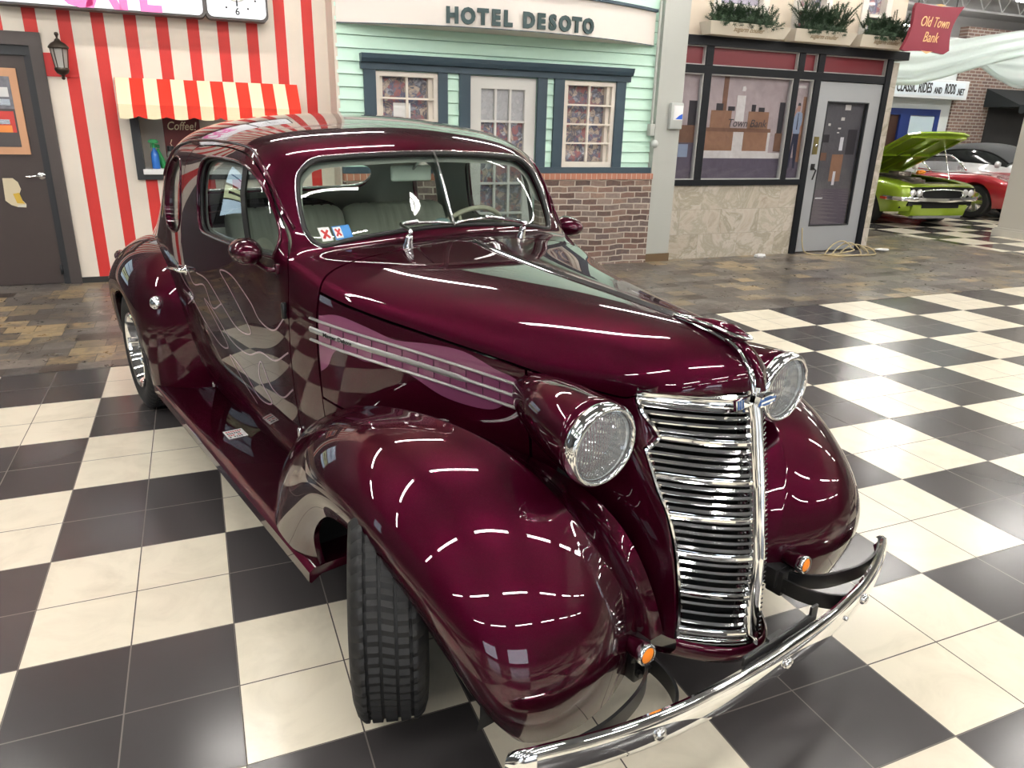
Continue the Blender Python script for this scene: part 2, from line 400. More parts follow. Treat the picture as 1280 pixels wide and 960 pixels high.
M['lining'] = mat('grey_headliner', (.42, .43, .38), .9)
M['seat'] = mat('grey_green_upholstery', (.58, .60, .50), .8)
M['amber'] = mat('amber_lens', (.9, .25, .02), .15, 0, 1, emit=(.9, .25, .02, 1), es=.15)
M['white'] = mat('white_label', (.8, .8, .8), .5)
M['ink'] = mat('black_ink', (.02, .02, .02), .5)
M['redink'] = mat('red_ink', (.5, .03, .03), .5)
M['blueink'] = mat('blue_sticker', (.05, .25, .6), .5)

M['reflector'] = mat('lamp_reflector', (.80, .82, .84), .25, .45)
M['lens'] = glassmat('fluted_lens', (.95, .98, 1.0), .06)
lt = M['lens'].node_tree; ou = [n_ for n_ in lt.nodes if n_.type == 'OUTPUT_MATERIAL'][0]; sh = ou.inputs[0].links[0].from_socket; df = lt.nodes.new('ShaderNodeBsdfDiffuse'); df.inputs[0].default_value = (.85, .9, .93, 1); m2 = lt.nodes.new('ShaderNodeMixShader'); m2.inputs[0].default_value = .20; lt.links.new(sh, m2.inputs[1]); lt.links.new(df.outputs[0], m2.inputs[2]); lt.links.new(m2.outputs[0], ou.inputs[0]); tc = lt.nodes.new('ShaderNodeTexCoord'); sxx = lt.nodes.new('ShaderNodeSeparateXYZ'); ma = lt.nodes.new('ShaderNodeMath'); ma.operation = 'MULTIPLY'; ma.inputs[1].default_value = 800; mb = lt.nodes.new('ShaderNodeMath'); mb.operation = 'SINE'; bu = lt.nodes.new('ShaderNodeBump'); bu.inputs['Strength'].default_value = .8; bu.inputs['Distance'].default_value = .004
lt.links.new(tc.outputs['Object'], sxx.inputs[0]); lt.links.new(sxx.outputs[1], ma.inputs[0]); lt.links.new(ma.outputs[0], mb.inputs[0]); lt.links.new(mb.outputs[0], bu.inputs['Height'])
for n_ in lt.nodes:
    if n_.type in ('BSDF_GLOSSY', 'LAYER_WEIGHT'): lt.links.new(bu.outputs[0], n_.inputs['Normal'])
k = N(M['reflector']); v = k.co('Object'); sx = k.n('ShaderNodeSeparateXYZ'); k.l(v, sx.inputs[0]); k.bump(k.math('ADD', k.math('SINE', k.math('MULTIPLY', sx.outputs[1], 700)), k.noise(v, 35, 2).outputs[0]), .7, .004)
CAR_ROT = math.atan2(-math.cos(math.radians(14.3)), math.sin(math.radians(14.3)))
_s, _c = math.sin(math.radians(14.3)), math.cos(math.radians(14.3))
car = thing('coupe', 'maroon vintage two-door coupe with chrome waterfall grille and ghost flames on its flank', 'car',
            (3.12*_s+1.0*_c, -3.12*_c+1.0*_s, 0), CAR_ROT)

def panel_bm(bm, S, ul, vl, clips=(), side=1, flip=False, off=0, rim=.012, rimfilter=None, mi=0):
    P, polys, uv = panel(S, ul, vl, clips)
    if off:
        n = S.nrm(np.clip(uv[:, 0], .002, S.nu-1.002), np.clip(uv[:, 1], .002, S.nv-1.002)); P = P+n*off*(-1 if flip else 1)
    used = sorted({i for p in polys for i in p}); mp = {}
    for i in used: mp[i] = bm.verts.new((P[i][0], P[i][1]*side, P[i][2]))
    fs = []
    for p in polys:
        q = [mp[i] for i in p]
        if (side < 0) != flip: q = q[::-1]
        try: f = bm.faces.new(q); f.material_index = mi; fs.append(f)
        except ValueError: pass
    vs = list(mp.values())
    bmesh.ops.remove_doubles(bm, verts=vs, dist=2e-5)
    return
def rimmed(bm, d=.012, skip_y0=True):
    """turn the open edges inward so the sheet shows a thickness"""
    bmesh.ops.remove_doubles(bm, verts=bm.verts[:], dist=3e-5)
    bm.normal_update()
    es = [e for e in bm.edges if len(e.link_faces) == 1]
    nv = {}
    for e in es:
        for v in e.verts:
            if v not in nv:
                n = Vector()
                for f in v.link_faces: n += f.normal
                nv[v] = (v, n.normalized() if n.length > 0 else Vector((0, 0, 1)))
    new = {v: bm.verts.new(v.co-n*d) for v, (_, n) in nv.items()}
    for e in es:
        a, b = e.verts; f = e.link_faces[0]
        i = [l.vert for l in f.loops]; k = i.index(a)
        if i[(k+1) % len(i)] == b: a, b = b, a
        try:
            q = bm.faces.new([a, b, new[b], new[a]]); q.smooth = True; q.material_index = f.material_index
        except ValueError: pass
        e.smooth = False
def panel_obj(name, S, ul, vl, clips, material, sides=(1,), flip=False, off=0, rim=.012, parent=None, mats=None):
    bm = bmesh.new()
    for s in sides: panel_bm(bm, S, ul, vl, clips, s, flip, off)
    if rim: rimmed(bm, rim)
    return obj(name, bm, mats or material, parent if parent is not None else car, smooth=True)
def on(S, pts, comps=(0, 2), side=1, off=0, flip=False, ur=None, vr=None):
    uv = S.locate(pts, comps, ur, vr); P = S.ev(uv[:, 0], uv[:, 1]); n = S.nrm(uv[:, 0], uv[:, 1])*(-1 if flip else 1)
    P = P+n*off; P[:, 1] *= side; n[:, 1] *= side
    return P, n
L = np.linspace
def inside(poly, comps=(0, 2), d=0.0):
    poly = np.array(poly, float)
    return lambda uv, P: sdf(poly, P[:, list(comps)])+d
def outside(poly, comps=(0, 2), d=0.0, urange=None):
    poly = np.array(poly, float)
    def g(uv, P):
        r = -sdf(poly, P[:, list(comps)])+d
        if urange is not None: r = np.where((uv[:, 0] > urange[0]) & (uv[:, 0] < urange[1]), r, 1.0)
        return r
    return g
# outlines
_w = [(.20, 1.205), (.40, 1.184), (.47, 1.170), (.515, 1.169), (.541, 1.205), (.545, 1.26), (.539, 1.325), (.522, 1.385), (.495, 1.415), (.452, 1.441), (.36, 1.453), (.20, 1.462)]
WS = smooth_loop([(0, 1.213)]+_w+[(0, 1.467)]+[(-a, b) for a, b in _w[::-1]], 4)
DW = smooth_loop([(-1.0, 1.121), (-.972, 1.132), (-.958, 1.175), (-.995, 1.25), (-1.06, 1.331), (-1.15, 1.392), (-1.28, 1.425), (-1.5, 1.43), (-1.66, 1.422), (-1.72, 1.385),
                  (-1.735, 1.283), (-1.725, 1.18), (-1.69, 1.135), (-1.60, 1.124), (-1.24, 1.122)], 4)
QW = smooth_loop([(-2.015, 1.15), (-2.008, 1.25), (-2.03, 1.355), (-2.09, 1.40), (-2.18, 1.40), (-2.255, 1.35), (-2.295, 1.25), (-2.29, 1.15), (-2.24, 1.09), (-2.15, 1.073), (-2.06, 1.09)], 5)
DOOR = smooth_loop([(-.895, .47), (-.885, .75), (-.87, 1.02), (-.885, 1.105), (-.925, 1.17), (-.99, 1.262), (-1.08, 1.372), (-1.20, 1.443), (-1.34, 1.467), (-1.50, 1.473), (-1.72, 1.47),
                    (-1.88, 1.455), (-1.955, 1.40), (-1.975, 1.25), (-1.995, 1.12), (-2.03, .95), (-2.035, .70), (-2.02, .48), (-1.95, .405), (-1.8, .40), (-1.4, .40), (-1.05, .405), (-.94, .42)], 4)
_w = [(.24, 1.204), (.42, 1.206), (.515, 1.225), (.54, 1.28), (.515, 1.345), (.42, 1.372), (.2, 1.38)]
RW = smooth_loop([(0, 1.206)]+_w+[(0, 1.382)]+[(-a, b) for a, b in _w[::-1]], 4)
ul_body = np.concatenate([L(6.62, 16.8, 220), L(16.85, 20, 40)]); vl_body = L(0, 9, 100)
# front half plus back half of the shell, both sides in one mesh
ws_clip = outside(WS, (1, 2), 0, (7.0, 11.0))
rw_clip = outside(RW, (1, 2), 0, (14.2, 17.3))
panel_obj('body_shell', SB, ul_body, vl_body, [outside(DOOR, (0, 2), .0, (7.0, 13.6)), outside(QW, (0, 2), 0, (12.4, 14.9)), ws_clip, rw_clip], M['paint'], (1, -1), rim=.02)
# inner lining
panel_obj('headliner', SB, L(8.9, 16.9, 90), L(3.4, 9, 50),
          [outside(DW, (0, 2), .015, (7, 12.6)), outside(QW, (0, 2), .015, (12.4, 14.9)), outside(WS, (1, 2), .012, (7.0, 11.0)), outside(RW, (1, 2), .01, (14.2, 17.3))],
           M['lining'], (1, -1), off=-.035, rim=0)
handle_m = M['chrome']
for s in (-1, 1):
    lab = 'right' if s < 0 else 'left'
    d = panel_obj('door', SB, L(7.2, 13.4, 150), L(0, 6.9, 90), [inside(DOOR, (0, 2), -.005), outside(DW, (0, 2), 0, (7, 13))], M['paint'], (s,), rim=.03)
    # window frame bead, glass, vent divider
    bm = bmesh.new(); P, n = on(SB, DW[::1], side=s, off=.001); tube(bm, P, .006, 6, True)
    obj('window_trim', bm, M['paint'], d, smooth=True)
    bm = bmesh.new(); P, n = on(SB, DW, side=s, off=-.016); tube(bm, P, .008, 6, True); obj('window_seal', bm, M['seal'], d, smooth=True)
    panel_obj('side_glass', SB, L(8.0, 12.6, 60), L(3.6, 6.8, 30), [inside(DW, (0, 2), .004)], M['sideglass'], (s,), off=-.022, rim=0, parent=d)
    bm = bmesh.new(); P, n = on(SB, [(-1.185, 1.122), (-1.195, 1.18), (-1.21, 1.25), (-1.225, 1.32), (-1.24, 1.42)], side=s, off=-.012)
    sweep(bm, P, [(-.009, -.006), (.009, -.006), (.009, .006), (-.009, .006)]); obj('vent_window_divider', bm, M['seal'], d)
    # door handle
    bm = bmesh.new(); P, n = on(SB, [(-1.955, .925)], side=s); p = Vector(P[0]); nn = Vector(n[0])
    lathe(bm, [(.0, .0), (.024, .0), (.022, .006), (.012, .010), (.010, .034), (0, .036)], 16, axis_to(nn, p))
    a = p+nn*.032
    pts = [a+Vector((0, 0, 0)), a+Vector((-.06, s*.004, -.005)), a+Vector((-.14, s*.004, -.014)), a+Vector((-.24, 0, -.028))]
    tube(bm, smooth_loop([tuple(q) for q in pts], 4, False), .009, 8, scale=[1.1]*4+[1]*5+[.8]*3+[.6])
    obj('door_handle', bm, M['chrome'], d, smooth=True)
    for zz in (.955, .485):
        bm = bmesh.new(); P, n = on(SB, [(-.89, zz)], side=s); p = P[0]
        lathe(bm, [(0, -.03), (.008, -.028), (.010, -.024), (.010, .024), (.008, .028), (0, .03)], 10, T(p[0], p[1]+s*.008, p[2]))
        obj('door_hinge', bm, M['chrome2'] if zz < .6 else M['black'], d, smooth=True)
    # ghost flame outlines on door
    def ghost(pts, r=.0032, nme='ghost_flame', par=d):
        bm = bmesh.new(); q = smooth_loop(pts, 6, False); P, n = on(SB, q, side=s, off=.0003)
        sweep(bm, P, [(-r, 0), (r, 0)], prof_closed=False) if 0 else None
        vs = []
        for i in range(len(P)):
            t = Vector(P[min(i+1, len(P)-1)])-Vector(P[max(i-1, 0)]); sd = t.cross(Vector(n[i])).normalized()*r
            o_ = Vector(n[i])*.0006; vs.append((bm.verts.new(Vector(P[i])-sd+o_), bm.verts.new(Vector(P[i])+sd+o_)))
        for A, B in zip(vs[:-1], vs[1:]): bm.faces.new([A[0], B[0], B[1], A[1]])
        return bm
    bm = bmesh.new()
    for pts in ([(-.9, .93), (-1.0, .86), (-1.12, .87), (-1.2, .93), (-1.35, 1.0), (-1.48, 1.0), (-1.4, .95), (-1.3, .88), (-1.22, .80), (-1.35, .79), (-1.5, .86), (-1.65, .93), (-1.8, .94)],
                [(-.9, .80), (-1.02, .74), (-1.15, .74), (-1.28, .70), (-1.45, .72), (-1.6, .80), (-1.72, .84), (-1.6, .76), (-1.5, .68), (-1.6, .66), (-1.75, .72), (-1.9, .80), (-2.05, .82)],
                [(-.9, .66), (-1.0, .60), (-1.1, .62), (-1.16, .70), (-1.2, .62), (-1.12, .54), (-1.25, .52), (-1.36, .60), (-1.5, .64), (-1.42, .56), (-1.3, .48)],
                [(-1.5, .86), (-1.62, .82), (-1.7, .90), (-1.85, .88), (-1.95, .93), (-2.1, .92), (-2.0, .86), (-1.88, .82), (-2.0, .76)]):
        b2 = ghost(pts); me = bpy.data.meshes.new('x'); b2.to_mesh(me); b2.free(); bm.from_mesh(me); bpy.data.meshes.remove(me)
    obj('ghost_flame', bm, M['ghost'], d)
    # quarter window
    panel_obj('quarter_glass', SB, L(12.4, 14.9, 40), L(3.6, 6.8, 30), [inside(QW, (0, 2), .004)], M['sideglass'], (s,), off=-.018, rim=0)
    bm = bmesh.new(); P, n = on(SB, QW, side=s, off=.001); tube(bm, P, .004, 6, True); obj('quarter_window_trim', bm, M['paint'], car, smooth=True)
    # drip moulding above the door
    bm = bmesh.new(); P, n = on(SB, smooth_loop([(-.95, 1.22), (-1.01, 1.30), (-1.09, 1.39), (-1.21, 1.462), (-1.34, 1.483), (-1.55, 1.488), (-1.8, 1.486), (-2.05, 1.472), (-2.20, 1.445), (-2.29, 1.39), (-2.34, 1.31)], 5, False), side=s, off=.002)
    tube(bm, P, .006, 6); obj('drip_rail', bm, M['paint'], car, smooth=True)
    # hood side
    hs = panel_obj('hood_side', SB, L(3.80, 6.58, 70), L(2.02, 3.955, 50), [], M['paint'], (s,), rim=.015)
    FL = smooth_loop([(-.752, .955), (-.70, .972), (-.62, .985), (-.50, .965), (-.40, .945), (-.28, .955), (-.16, .955), (-.05, .925), (.0, .915), (.03, .895), (-.01, .84), (-.06, .80),
                      (-.14, .79), (-.24, .80), (-.34, .84), (-.42, .862), (-.52, .853), (-.58, .87), (-.64, .862), (-.68, .80), (-.74, .77), (-.752, .82), (-.735, .87)], 4)
    panel_obj('flame_decal', SB, L(3.83, 6.56, 90), L(2.05, 3.95, 60), [inside(FL, (0, 2))], M['flame'], (s,), off=.0006, rim=0, parent=hs)
    # three chrome strips and louvres between them
    ends = [((-.752, .955), (.045, .893)), ((-.752, .918), (.041, .857)), ((-.752, .882), (.037, .821))]
    for j, (a, b) in enumerate(ends):
        bm = bmesh.new(); q = [(a[0]+(b[0]-a[0])*t, a[1]+(b[1]-a[1])*t) for t in L(0, 1, 24)]
        P, n = on(SB, q, side=s, off=.001); w = (.0045, .009, .0045)[j]
        rings = []
        for i in range(len(P)):
            N_ = Vector(n[i]); p = Vector(P[i]); up = Vector((0, 0, 1)); up = (up-N_*up.dot(N_)).normalized()
            wi = w*(1 if (j != 1 or i < 18) else .55)
            rings.append([p-up*wi-N_*.002, p-up*wi+N_*.003, p-up*wi*.3+N_*.007, p+up*wi*.3+N_*.007, p+up*wi+N_*.003, p+up*wi-N_*.002])
        loft(bm, rings); obj('trim_strip', bm, M['strip'], hs, angle=.6)
    bm = bmesh.new()
    for j in (0, 1):
        for k in range(13):
            t = (k+.4)/14.2
            for tt in (t, ):
                x0 = -.752+(.797)*t+.03; xs = [x0, x0+.045]
                z0 = lambda x, o: (ends[j][0][1]*(1-o)+ends[j+1][0][1]*o)+(x+.752)*(-.0775)
                q = [(xs[0], z0(xs[0], .78)), (xs[1], z0(xs[1], .78)), (xs[1], z0(xs[1], .22)), (xs[0], z0(xs[0], .22))]
                P, n = on(SB, q, side=s, off=.0); N_ = Vector(n[0])
                a, b, c, dd = [Vector(p) for p in P]
                h = N_*.0035; vs = [bm.verts.new(x) for x in (a, b, c, dd, b+h, c+h)]
                bm.faces.new([vs[0], vs[4], vs[5], vs[3]]); bm.faces.new([vs[0], vs[1], vs[4]]); bm.faces.new([vs[3], vs[5], vs[2]])
                f = bm.faces.new([vs[1], vs[2], vs[5], vs[4]]); f.material_index = 1
    o = obj('hood_louvre', bm, [M['flame'], M['dark']], hs)
    # lettering on the middle strip
    if s < 0:
        P, n = on(SB, [(-.62, .9077), (-.60, .9062)], side=s, off=.0085); p = Vector(P[0])
        dx = (Vector(P[1])-Vector(P[0])).normalized(); nz = Vector(n[0]); uy = nz.cross(dx)
        Mx = Matrix((dx, uy, nz)).transposed().to_4x4(); 
        t = text('strip_lettering', 'Master Deluxe', .019, M['ink'], hs, (0, 0, 0), (0, 0, 0), .0004, .0004, sx=1.15)
        t.matrix_local = Matrix.Translation(p) @ Mx
    panel_obj('radiator_shell', SB, np.concatenate([L(0, 3.76, 70)]), L(0, 3.965, 50), [], M['paint'], (s,), rim=.015)
    panel_obj('inner_apron', SB, L(3.80, 6.6, 40), L(0, 1.98, 24), [], M['paint'], (s,), rim=.01)
    # fenders
    f = panel_obj('front_fender', SF, L(0, 8, 110), L(0, 8, 90), [], M['paint'], (s,), rim=.02)
    f2 = panel_obj('rear_fender', SR, L(0, 7, 80), L(0, 5, 50), [], M['paint'], (s,), flip=True, rim=.02)
    # wheel arch linings
    for S_, nm, cx in ((SF, 'front', 0), (SR, 'rear', -2.85)):
        pass
    # fuel cap (right) on rear fender
    if s < 0:
        bm = bmesh.new(); P, n = on(SR, [(-2.27, .72)], side=s, flip=True)
        lathe(bm, [(.0, .0), (.034, .0), (.034, .008), (.026, .02), (.012, .026), (0, .027)], 20, axis_to(n[0], P[0])); obj('fuel_cap', bm, M['chrome'], f2, smooth=True)
    # running board
    bm = bmesh.new(); x0, x1 = -2.36, -.34
    prof = [(.55, .295), (.80, .292), (.825, .289), (.84, .278), (.842, .245), (.835, .24), (.80, .262), (.55, .27)]
    loft(bm, [[(x, y*s, z-.002*((x-x0)/(x1-x0))) for y, z in prof] for x in L(x0, x1, 12)]); obj('running_board', bm, M['paint'], car, angle=.7)
    # rear tail lamp
    bm = bmesh.new(); lathe(bm, [(0, 0), (.02, .0), (.032, .05), (.034, .09), (.026, .10), (0, .105)], 16, axis_to((-1, 0, 0), (-3.03, s*.78, .82))); obj('tail_lamp', bm, [M['paint']], car, smooth=True)
# labels and small rear bumper tip
bm = bmesh.new()
yb = np.linspace(-.72, .72, 25); cp = [(-4.22+.25*(abs(y)/.72)**2.5, y, .36) for y in yb]
sweep(bm, cp, [(-.004, -.045), (.012, -.03), (.016, 0), (.012, .03), (-.004, .045), (-.006, 0)], up=(0, 0, 1)); obj('rear_bumper', bm, M['chrome'], car, smooth=True)
for s in (1, -1):
    bm = bmesh.new(); box(bm, (-4.27, s*.35-.02, .33), (-3.9, s*.35+.02, .36)); obj('bumper_arm', bm, M['black'], car)
# hood top: both halves
panel_obj('hood_top', SB, np.concatenate([L(0, 1, 16)[:-1], L(1, 6.58, 80)]), L(4.05, 9, 60), [], M['paint'], (1, -1), rim=.018)
# windscreen: two panes, divider, seal
for s in (1, -1):
    wsp = panel_obj('windshield_glass', SB, L(7.2, 10.6, 50), L(4.5, 9, 60), [inside(WS, (1, 2), .006), lambda uv, P: P[:, 1]-.004], M['glass'], (s,), off=-.012, rim=0)
P, n = on(SB, WS, (1, 2), off=.001, ur=(7, 10.9), vr=(4.4, 9))
def ws_on(pts, off):
    q = [(abs(a), b) for a, b in pts]; P, n = on(SB, q, (1, 2), off=off, ur=(7, 10.9), vr=(4.4, 9))
    for i, (a, b) in enumerate(pts):
        if a < 0: P[i][1] *= -1; n[i][1] *= -1
    return P, n
bm = bmesh.new(); P, n = ws_on(WS, -.003); tube(bm, P, .010, 8, True); obj('windshield_seal', bm, M['seal'], car, smooth=True)
bm = bmesh.new(); P, n = ws_on(WS, .004); P2 = []
for i in range(len(P)): P2.append(P[i])
tube(bm, [(p[0], p[1]*1.012, 1.32+(p[2]-1.32)*1.05) for p in P2], .0015, 6, True); obj('windshield_trim', bm, M['chrome'], car, smooth=True)
bm = bmesh.new(); P, n = ws_on([(0, z) for z in L(1.208, 1.468, 8)], .004); sweep(bm, P, [(-.008, -.004), (.008, -.004), (.008, .004), (-.008, .004)], up=(0, 1, 0)); obj('windshield_divider', bm, M['chrome2'], car)
bm = bmesh.new(); P, n = on(SB, [(abs(a), b) for a, b in RW], (1, 2), off=-.004, ur=(14.2, 17.2), vr=(4.4, 9))
for i, (a, b) in enumerate(RW):
    if a < 0: P[i][1] *= -1
tube(bm, P, .009, 6, True); obj('rear_window_seal', bm, M['chrome2'], car, smooth=True)
panel_obj('rear_glass', SB, L(14.2, 17.2, 40), L(4.5, 9, 40), [inside(RW, (1, 2), .006)], M['glass'], (1, -1), off=-.012, rim=0)
# ------------------------------------------------------------------ grille
GZ = [.285, .42, .533, .636, .737, .837, .946]
GXc = [.640, .628, .622, .606, .590, .570, .548]        # centre line
OUT = [(.935, .208, .345), (.90, .205, .366), (.865, .185, .39), (.838, .172, .402), (.82, .182, .394), (.802, .199, .383), (.77, .194, .395), (.70, .184, .425),
       (.636, .170, .455), (.56, .160, .478), (.48, .154, .494), (.40, .151, .505), (.33, .153, .513), (.285, .158, .518)]  # z,|y|,x
def g_out(z):
    Z = [o[0] for o in OUT][::-1]; return np.interp(z, Z, [o[1] for o in OUT][::-1]), np.interp(z, Z, [o[2] for o in OUT][::-1])
def g_cx(z): return float(np.interp(z, GZ, GXc))
grille = thing('x', 'x', 'x'); bpy.data.objects.remove(grille)
# painted lip from the shell edge to the outline
bm = bmesh.new()
for s in (1, -1):
    A = SB.ev(np.zeros(40)+.02, L(0, 3.96, 40)); B = []
    for p in A:
        y, x = g_out(min(max(p[2], .285), .935)); B.append((x, y, p[2]))
    ra = [bm.verts.new((p[0], p[1]*s, p[2])) for p in A]; rb = [bm.verts.new((p[0]+.002, p[1]*s, p[2])) for p in B]
    rc = [bm.verts.new((p[0]-.03, p[1]*s, p[2])) for p in B]
    for r0, r1 in ((ra, rb), (rb, rc)):
        for i in range(39):
            q = [r0[i], r0[i+1], r1[i+1], r1[i]]
            bm.faces.new(q if s < 0 else q[::-1])
# lower valance under the grille
n = 21; ys = L(-.165, .165, n)
def val_x(y): return .515+.135*(1-(abs(y)/.165)**2.2)
prof = [(.287, .004), (.280, .014), (.262, .016), (.240, .004), (.225, -.03), (.22, -.09)]
rows = [[bm.verts.new((val_x(y)+dx-(.02 if 0 else 0), y*(1+.12*(j/5)), z)) for y in ys] for j, (z, dx) in enumerate(prof)]
for r0, r1 in zip(rows[:-1], rows[1:]):
    for i in range(n-1): bm.faces.new([r0[i], r1[i], r1[i+1], r0[i+1]])
obj('grille_surround', bm, M['paint'], car, smooth=True)
# chrome edge frame
gf = bmesh.new()
for s in (1, -1):
    path = [(x+.004, y*s, z) for z, y, x in OUT]
    q = smooth_loop(path[:4], 3, False).tolist()[:-1]+smooth_loop(path[3:6], 3, False).tolist()[:-1]+smooth_loop(path[5:], 3, False).tolist()
    sweep(gf, q, [(-.006, -.006), (.006, -.006), (.007, .002), (.003, .006), (-.005, .005)], up=(1, 0, .2))
gframe = obj('grille_frame', gf, M['chrome'], car, angle=.8)
def bar_pts(z, inset=.004, bulge=.012, n=13):
    y, x = g_out(z); xc = g_cx(z)-.006; pts = []
    for t in L(-1, 1, 2*n-1):
        a = abs(t); yy = (y-inset)*t; xx = xc+(x-xc)*a**1.35+bulge*math.sin(a*PI)*.6
        pts.append((xx, yy, z))
    return pts
levels = []
for i in range(6):
    za, zb = GZ[i], GZ[i+1]
    for j in range(1, 5): levels.append((za+(zb-za)*j/5-(0.004 if i == 5 and j == 4 else 0), 0))
    if i < 5: levels.append((zb, 1))
levels.append((.312, 1)); levels = [l for l in levels if abs(l[0]-.312) > .012 or l[1]]
def grille_bar(z, thick, h=None):
    bm = bmesh.new(); h = h or (.0108 if thick else .0060); d = .012
    if thick: prof = [(-.006, -h), (d*.6, -h*.95), (d, -h*.55), (d*.75, -h*.3), (d*.75, h*.3), (d, h*.55), (d*.6, h*.95), (-.006, h)]
    else: prof = [(-.008, -h), (d*.55, -h*.9), (d*.85, 0), (d*.55, h*.9), (-.008, h)]
    pts = bar_pts(z); rings = []
    for i, p in enumerate(pts):
        a = Vector(pts[max(i-1, 0)]); b = Vector(pts[min(i+1, len(pts)-1)]); t = (b-a).normalized(); nrm = t.cross(Vector((0, 0, 1))).normalized()
        if nrm.x < 0: nrm = -nrm
        rings.append([Vector(p)+nrm*aa+Vector((0, 0, bb)) for aa, bb in prof])
    loft(bm, rings)
    return bm
for z, th in levels: obj('grille_bar', grille_bar(z, th), M['chrome'], car, angle=.7)
obj('grille_header_bar', grille_bar(.943, 1, .021), M['chrome'], car, angle=.7)
obj('grille_bottom_bar', grille_bar(.287, 1, .009), M['chrome'], car, angle=.7)
bm = bmesh.new(); rings = []
for z in L(.27, .955, 24):
    y, x = g_out(min(max(z, .285), .93)); xc = g_cx(z)
    rings.append([(xc+(x-xc)*abs(t)**1.4-.05, y*t, z) for t in L(-1, 1, 13)])
loft(bm, rings, closed=False); obj('radiator_screen', bm, M['dark'], car)
# vertical centre bar with herringbone ribs
bm = bmesh.new(); zs = L(.262, .985, 110); rings = []
for i, z in enumerate(zs):
    w = .017+.004*math.exp(-((z-.95)/.04)**2)-(.006 if z < .30 else 0); x = g_cx(z)+.006
    rings.append([(x-.02, -w, z), (x-.002, -w, z), (x+.012, -w*.45, z), (x+.017, 0, z), (x+.012, w*.45, z), (x-.002, w, z), (x-.02, w, z)])
loft(bm, rings)
for s in (1,):
    for i in range(46):
        z = .30+i*.0132; x = g_cx(z)+.006
        a = Vector((x+.001, s*.018, z)); b = Vector((x+.019, s*.001, z+.020))
        tube(bm, [a, (a+b)/2+Vector((.002, 0, 0)), b], .0020, 5)
cbar = obj('grille_centre_bar', bm, M['chrome'], car, angle=.7)
# hood centre chrome and nose ornament
def crest(u): return SB.ev(np.atleast_1d(u), np.full(np.atleast_1d(u).shape, 9.0))
cu = np.concatenate([L(.0, 1, 14), L(1.1, 6.45, 46)]); cp = crest(cu); cp[:, 1] = 0
bm = bmesh.new(); rings = []
for i, p in enumerate(cp):
    a = Vector(cp[max(i-1, 0)]); b = Vector(cp[min(i+1, len(cp)-1)]); t = (b-a).normalized(); up = Vector((0, 1, 0)).cross(t); up = up if (up.z+up.x) > 0 else -up
    w = .010 if i > 16 else .012+.004*(1-i/16); q = Vector(p)
    rings.append([q+Vector((0, -w, 0))-up*.004, q+Vector((0, -w*.7, 0))+up*.005, q+up*.009, q+Vector((0, w*.7, 0))+up*.005, q+Vector((0, w, 0))-up*.004])
loft(bm, rings); obj('hood_centre_strip', bm, M['chrome'], car, angle=.9)
bm = bmesh.new()   # spear shaped ornament: painted body over chrome edge
sp = [(.28, 1.100, .004, .003), (.33, 1.106, .011, .010), (.40, 1.108, .015, .017), (.46, 1.104, .016, .020), (.49, 1.099, .012, .014), (.505, 1.096, .004, .005)]
loft(bm, [[(x, w*math.cos(a), z+h*math.sin(a)-.002) for a in L(0, 2*PI, 13)[:-1]] for x, z, w, h in sp])
orn = obj('hood_ornament', bm, M['paint'], car, smooth=True)
bm = bmesh.new()
for s in (1, -1): tube(bm, smooth_loop([(.27, s*.006, 1.105), (.33, s*.013, 1.108), (.40, s*.018, 1.108), (.46, s*.019, 1.102), (.50, s*.011, 1.098), (.516, 0, 1.096)], 4, False), .0045, 6)
obj('ornament_edge', bm, M['chrome'], orn, smooth=True)
bm = bmesh.new()   # painted fin down the nose between two chrome lines
rr = []
for x, z in ((.47, 1.085), (.505, 1.072), (.53, 1.048), (.552, 1.01), (.566, .975)):
    rr.append([(x-.03, -.012, z-.012), (x+.004, -.009, z), (x+.010, 0, z+.006), (x+.004, .009, z), (x-.03, .012, z-.012)])
loft(bm, rr); obj('nose_fin', bm, M['paint'], car, smooth=True)
bm = bmesh.new()
for s in (1, -1): tube(bm, smooth_loop([(.455, s*.017, 1.085), (.492, s*.018, 1.068), (.522, s*.019, 1.04), (.545, s*.019, 1.0), (.556, s*.019, .965)], 4, False), .0055, 6)
obj('nose_strip', bm, M['chrome'], car, smooth=True)
# badge
bm = bmesh.new(); x = .563
def yz(pts, x0, x1, mi): prism(bm, pts, x0, x1, mi, 'x')
yz([(-.092, .965), (.0, .968), (.0, .944), (-.086, .937)], x-.012, x-.004, 0)
for i in range(3): yz([(-.085+i*.009, .963), (-.080+i*.009, .963), (-.074+i*.009, .940), (-.079+i*.009, .940)], x-.004, x-.003, 1)
yz([(-.024, .967), (.024, .970), (.024, .944), (-.024, .941)], x+.004, x+.020, 0)
yz([(-.030, .960), (-.011, .961), (-.010, .965), (.014, .966), (.015, .962), (.033, .963), (.029, .951), (.011, .950), (.010, .946), (-.013, .945), (-.014, .949), (-.035, .948)], x+.020, x+.0225, 1)
yz([(-.026, .957), (.027, .959), (.025, .954), (-.029, .952)], x+.0225, x+.0235, 0)
obj('grille_badge', bm, [M['chrome'], mat('badge_blue', (.03, .10, .30), .4)], car)
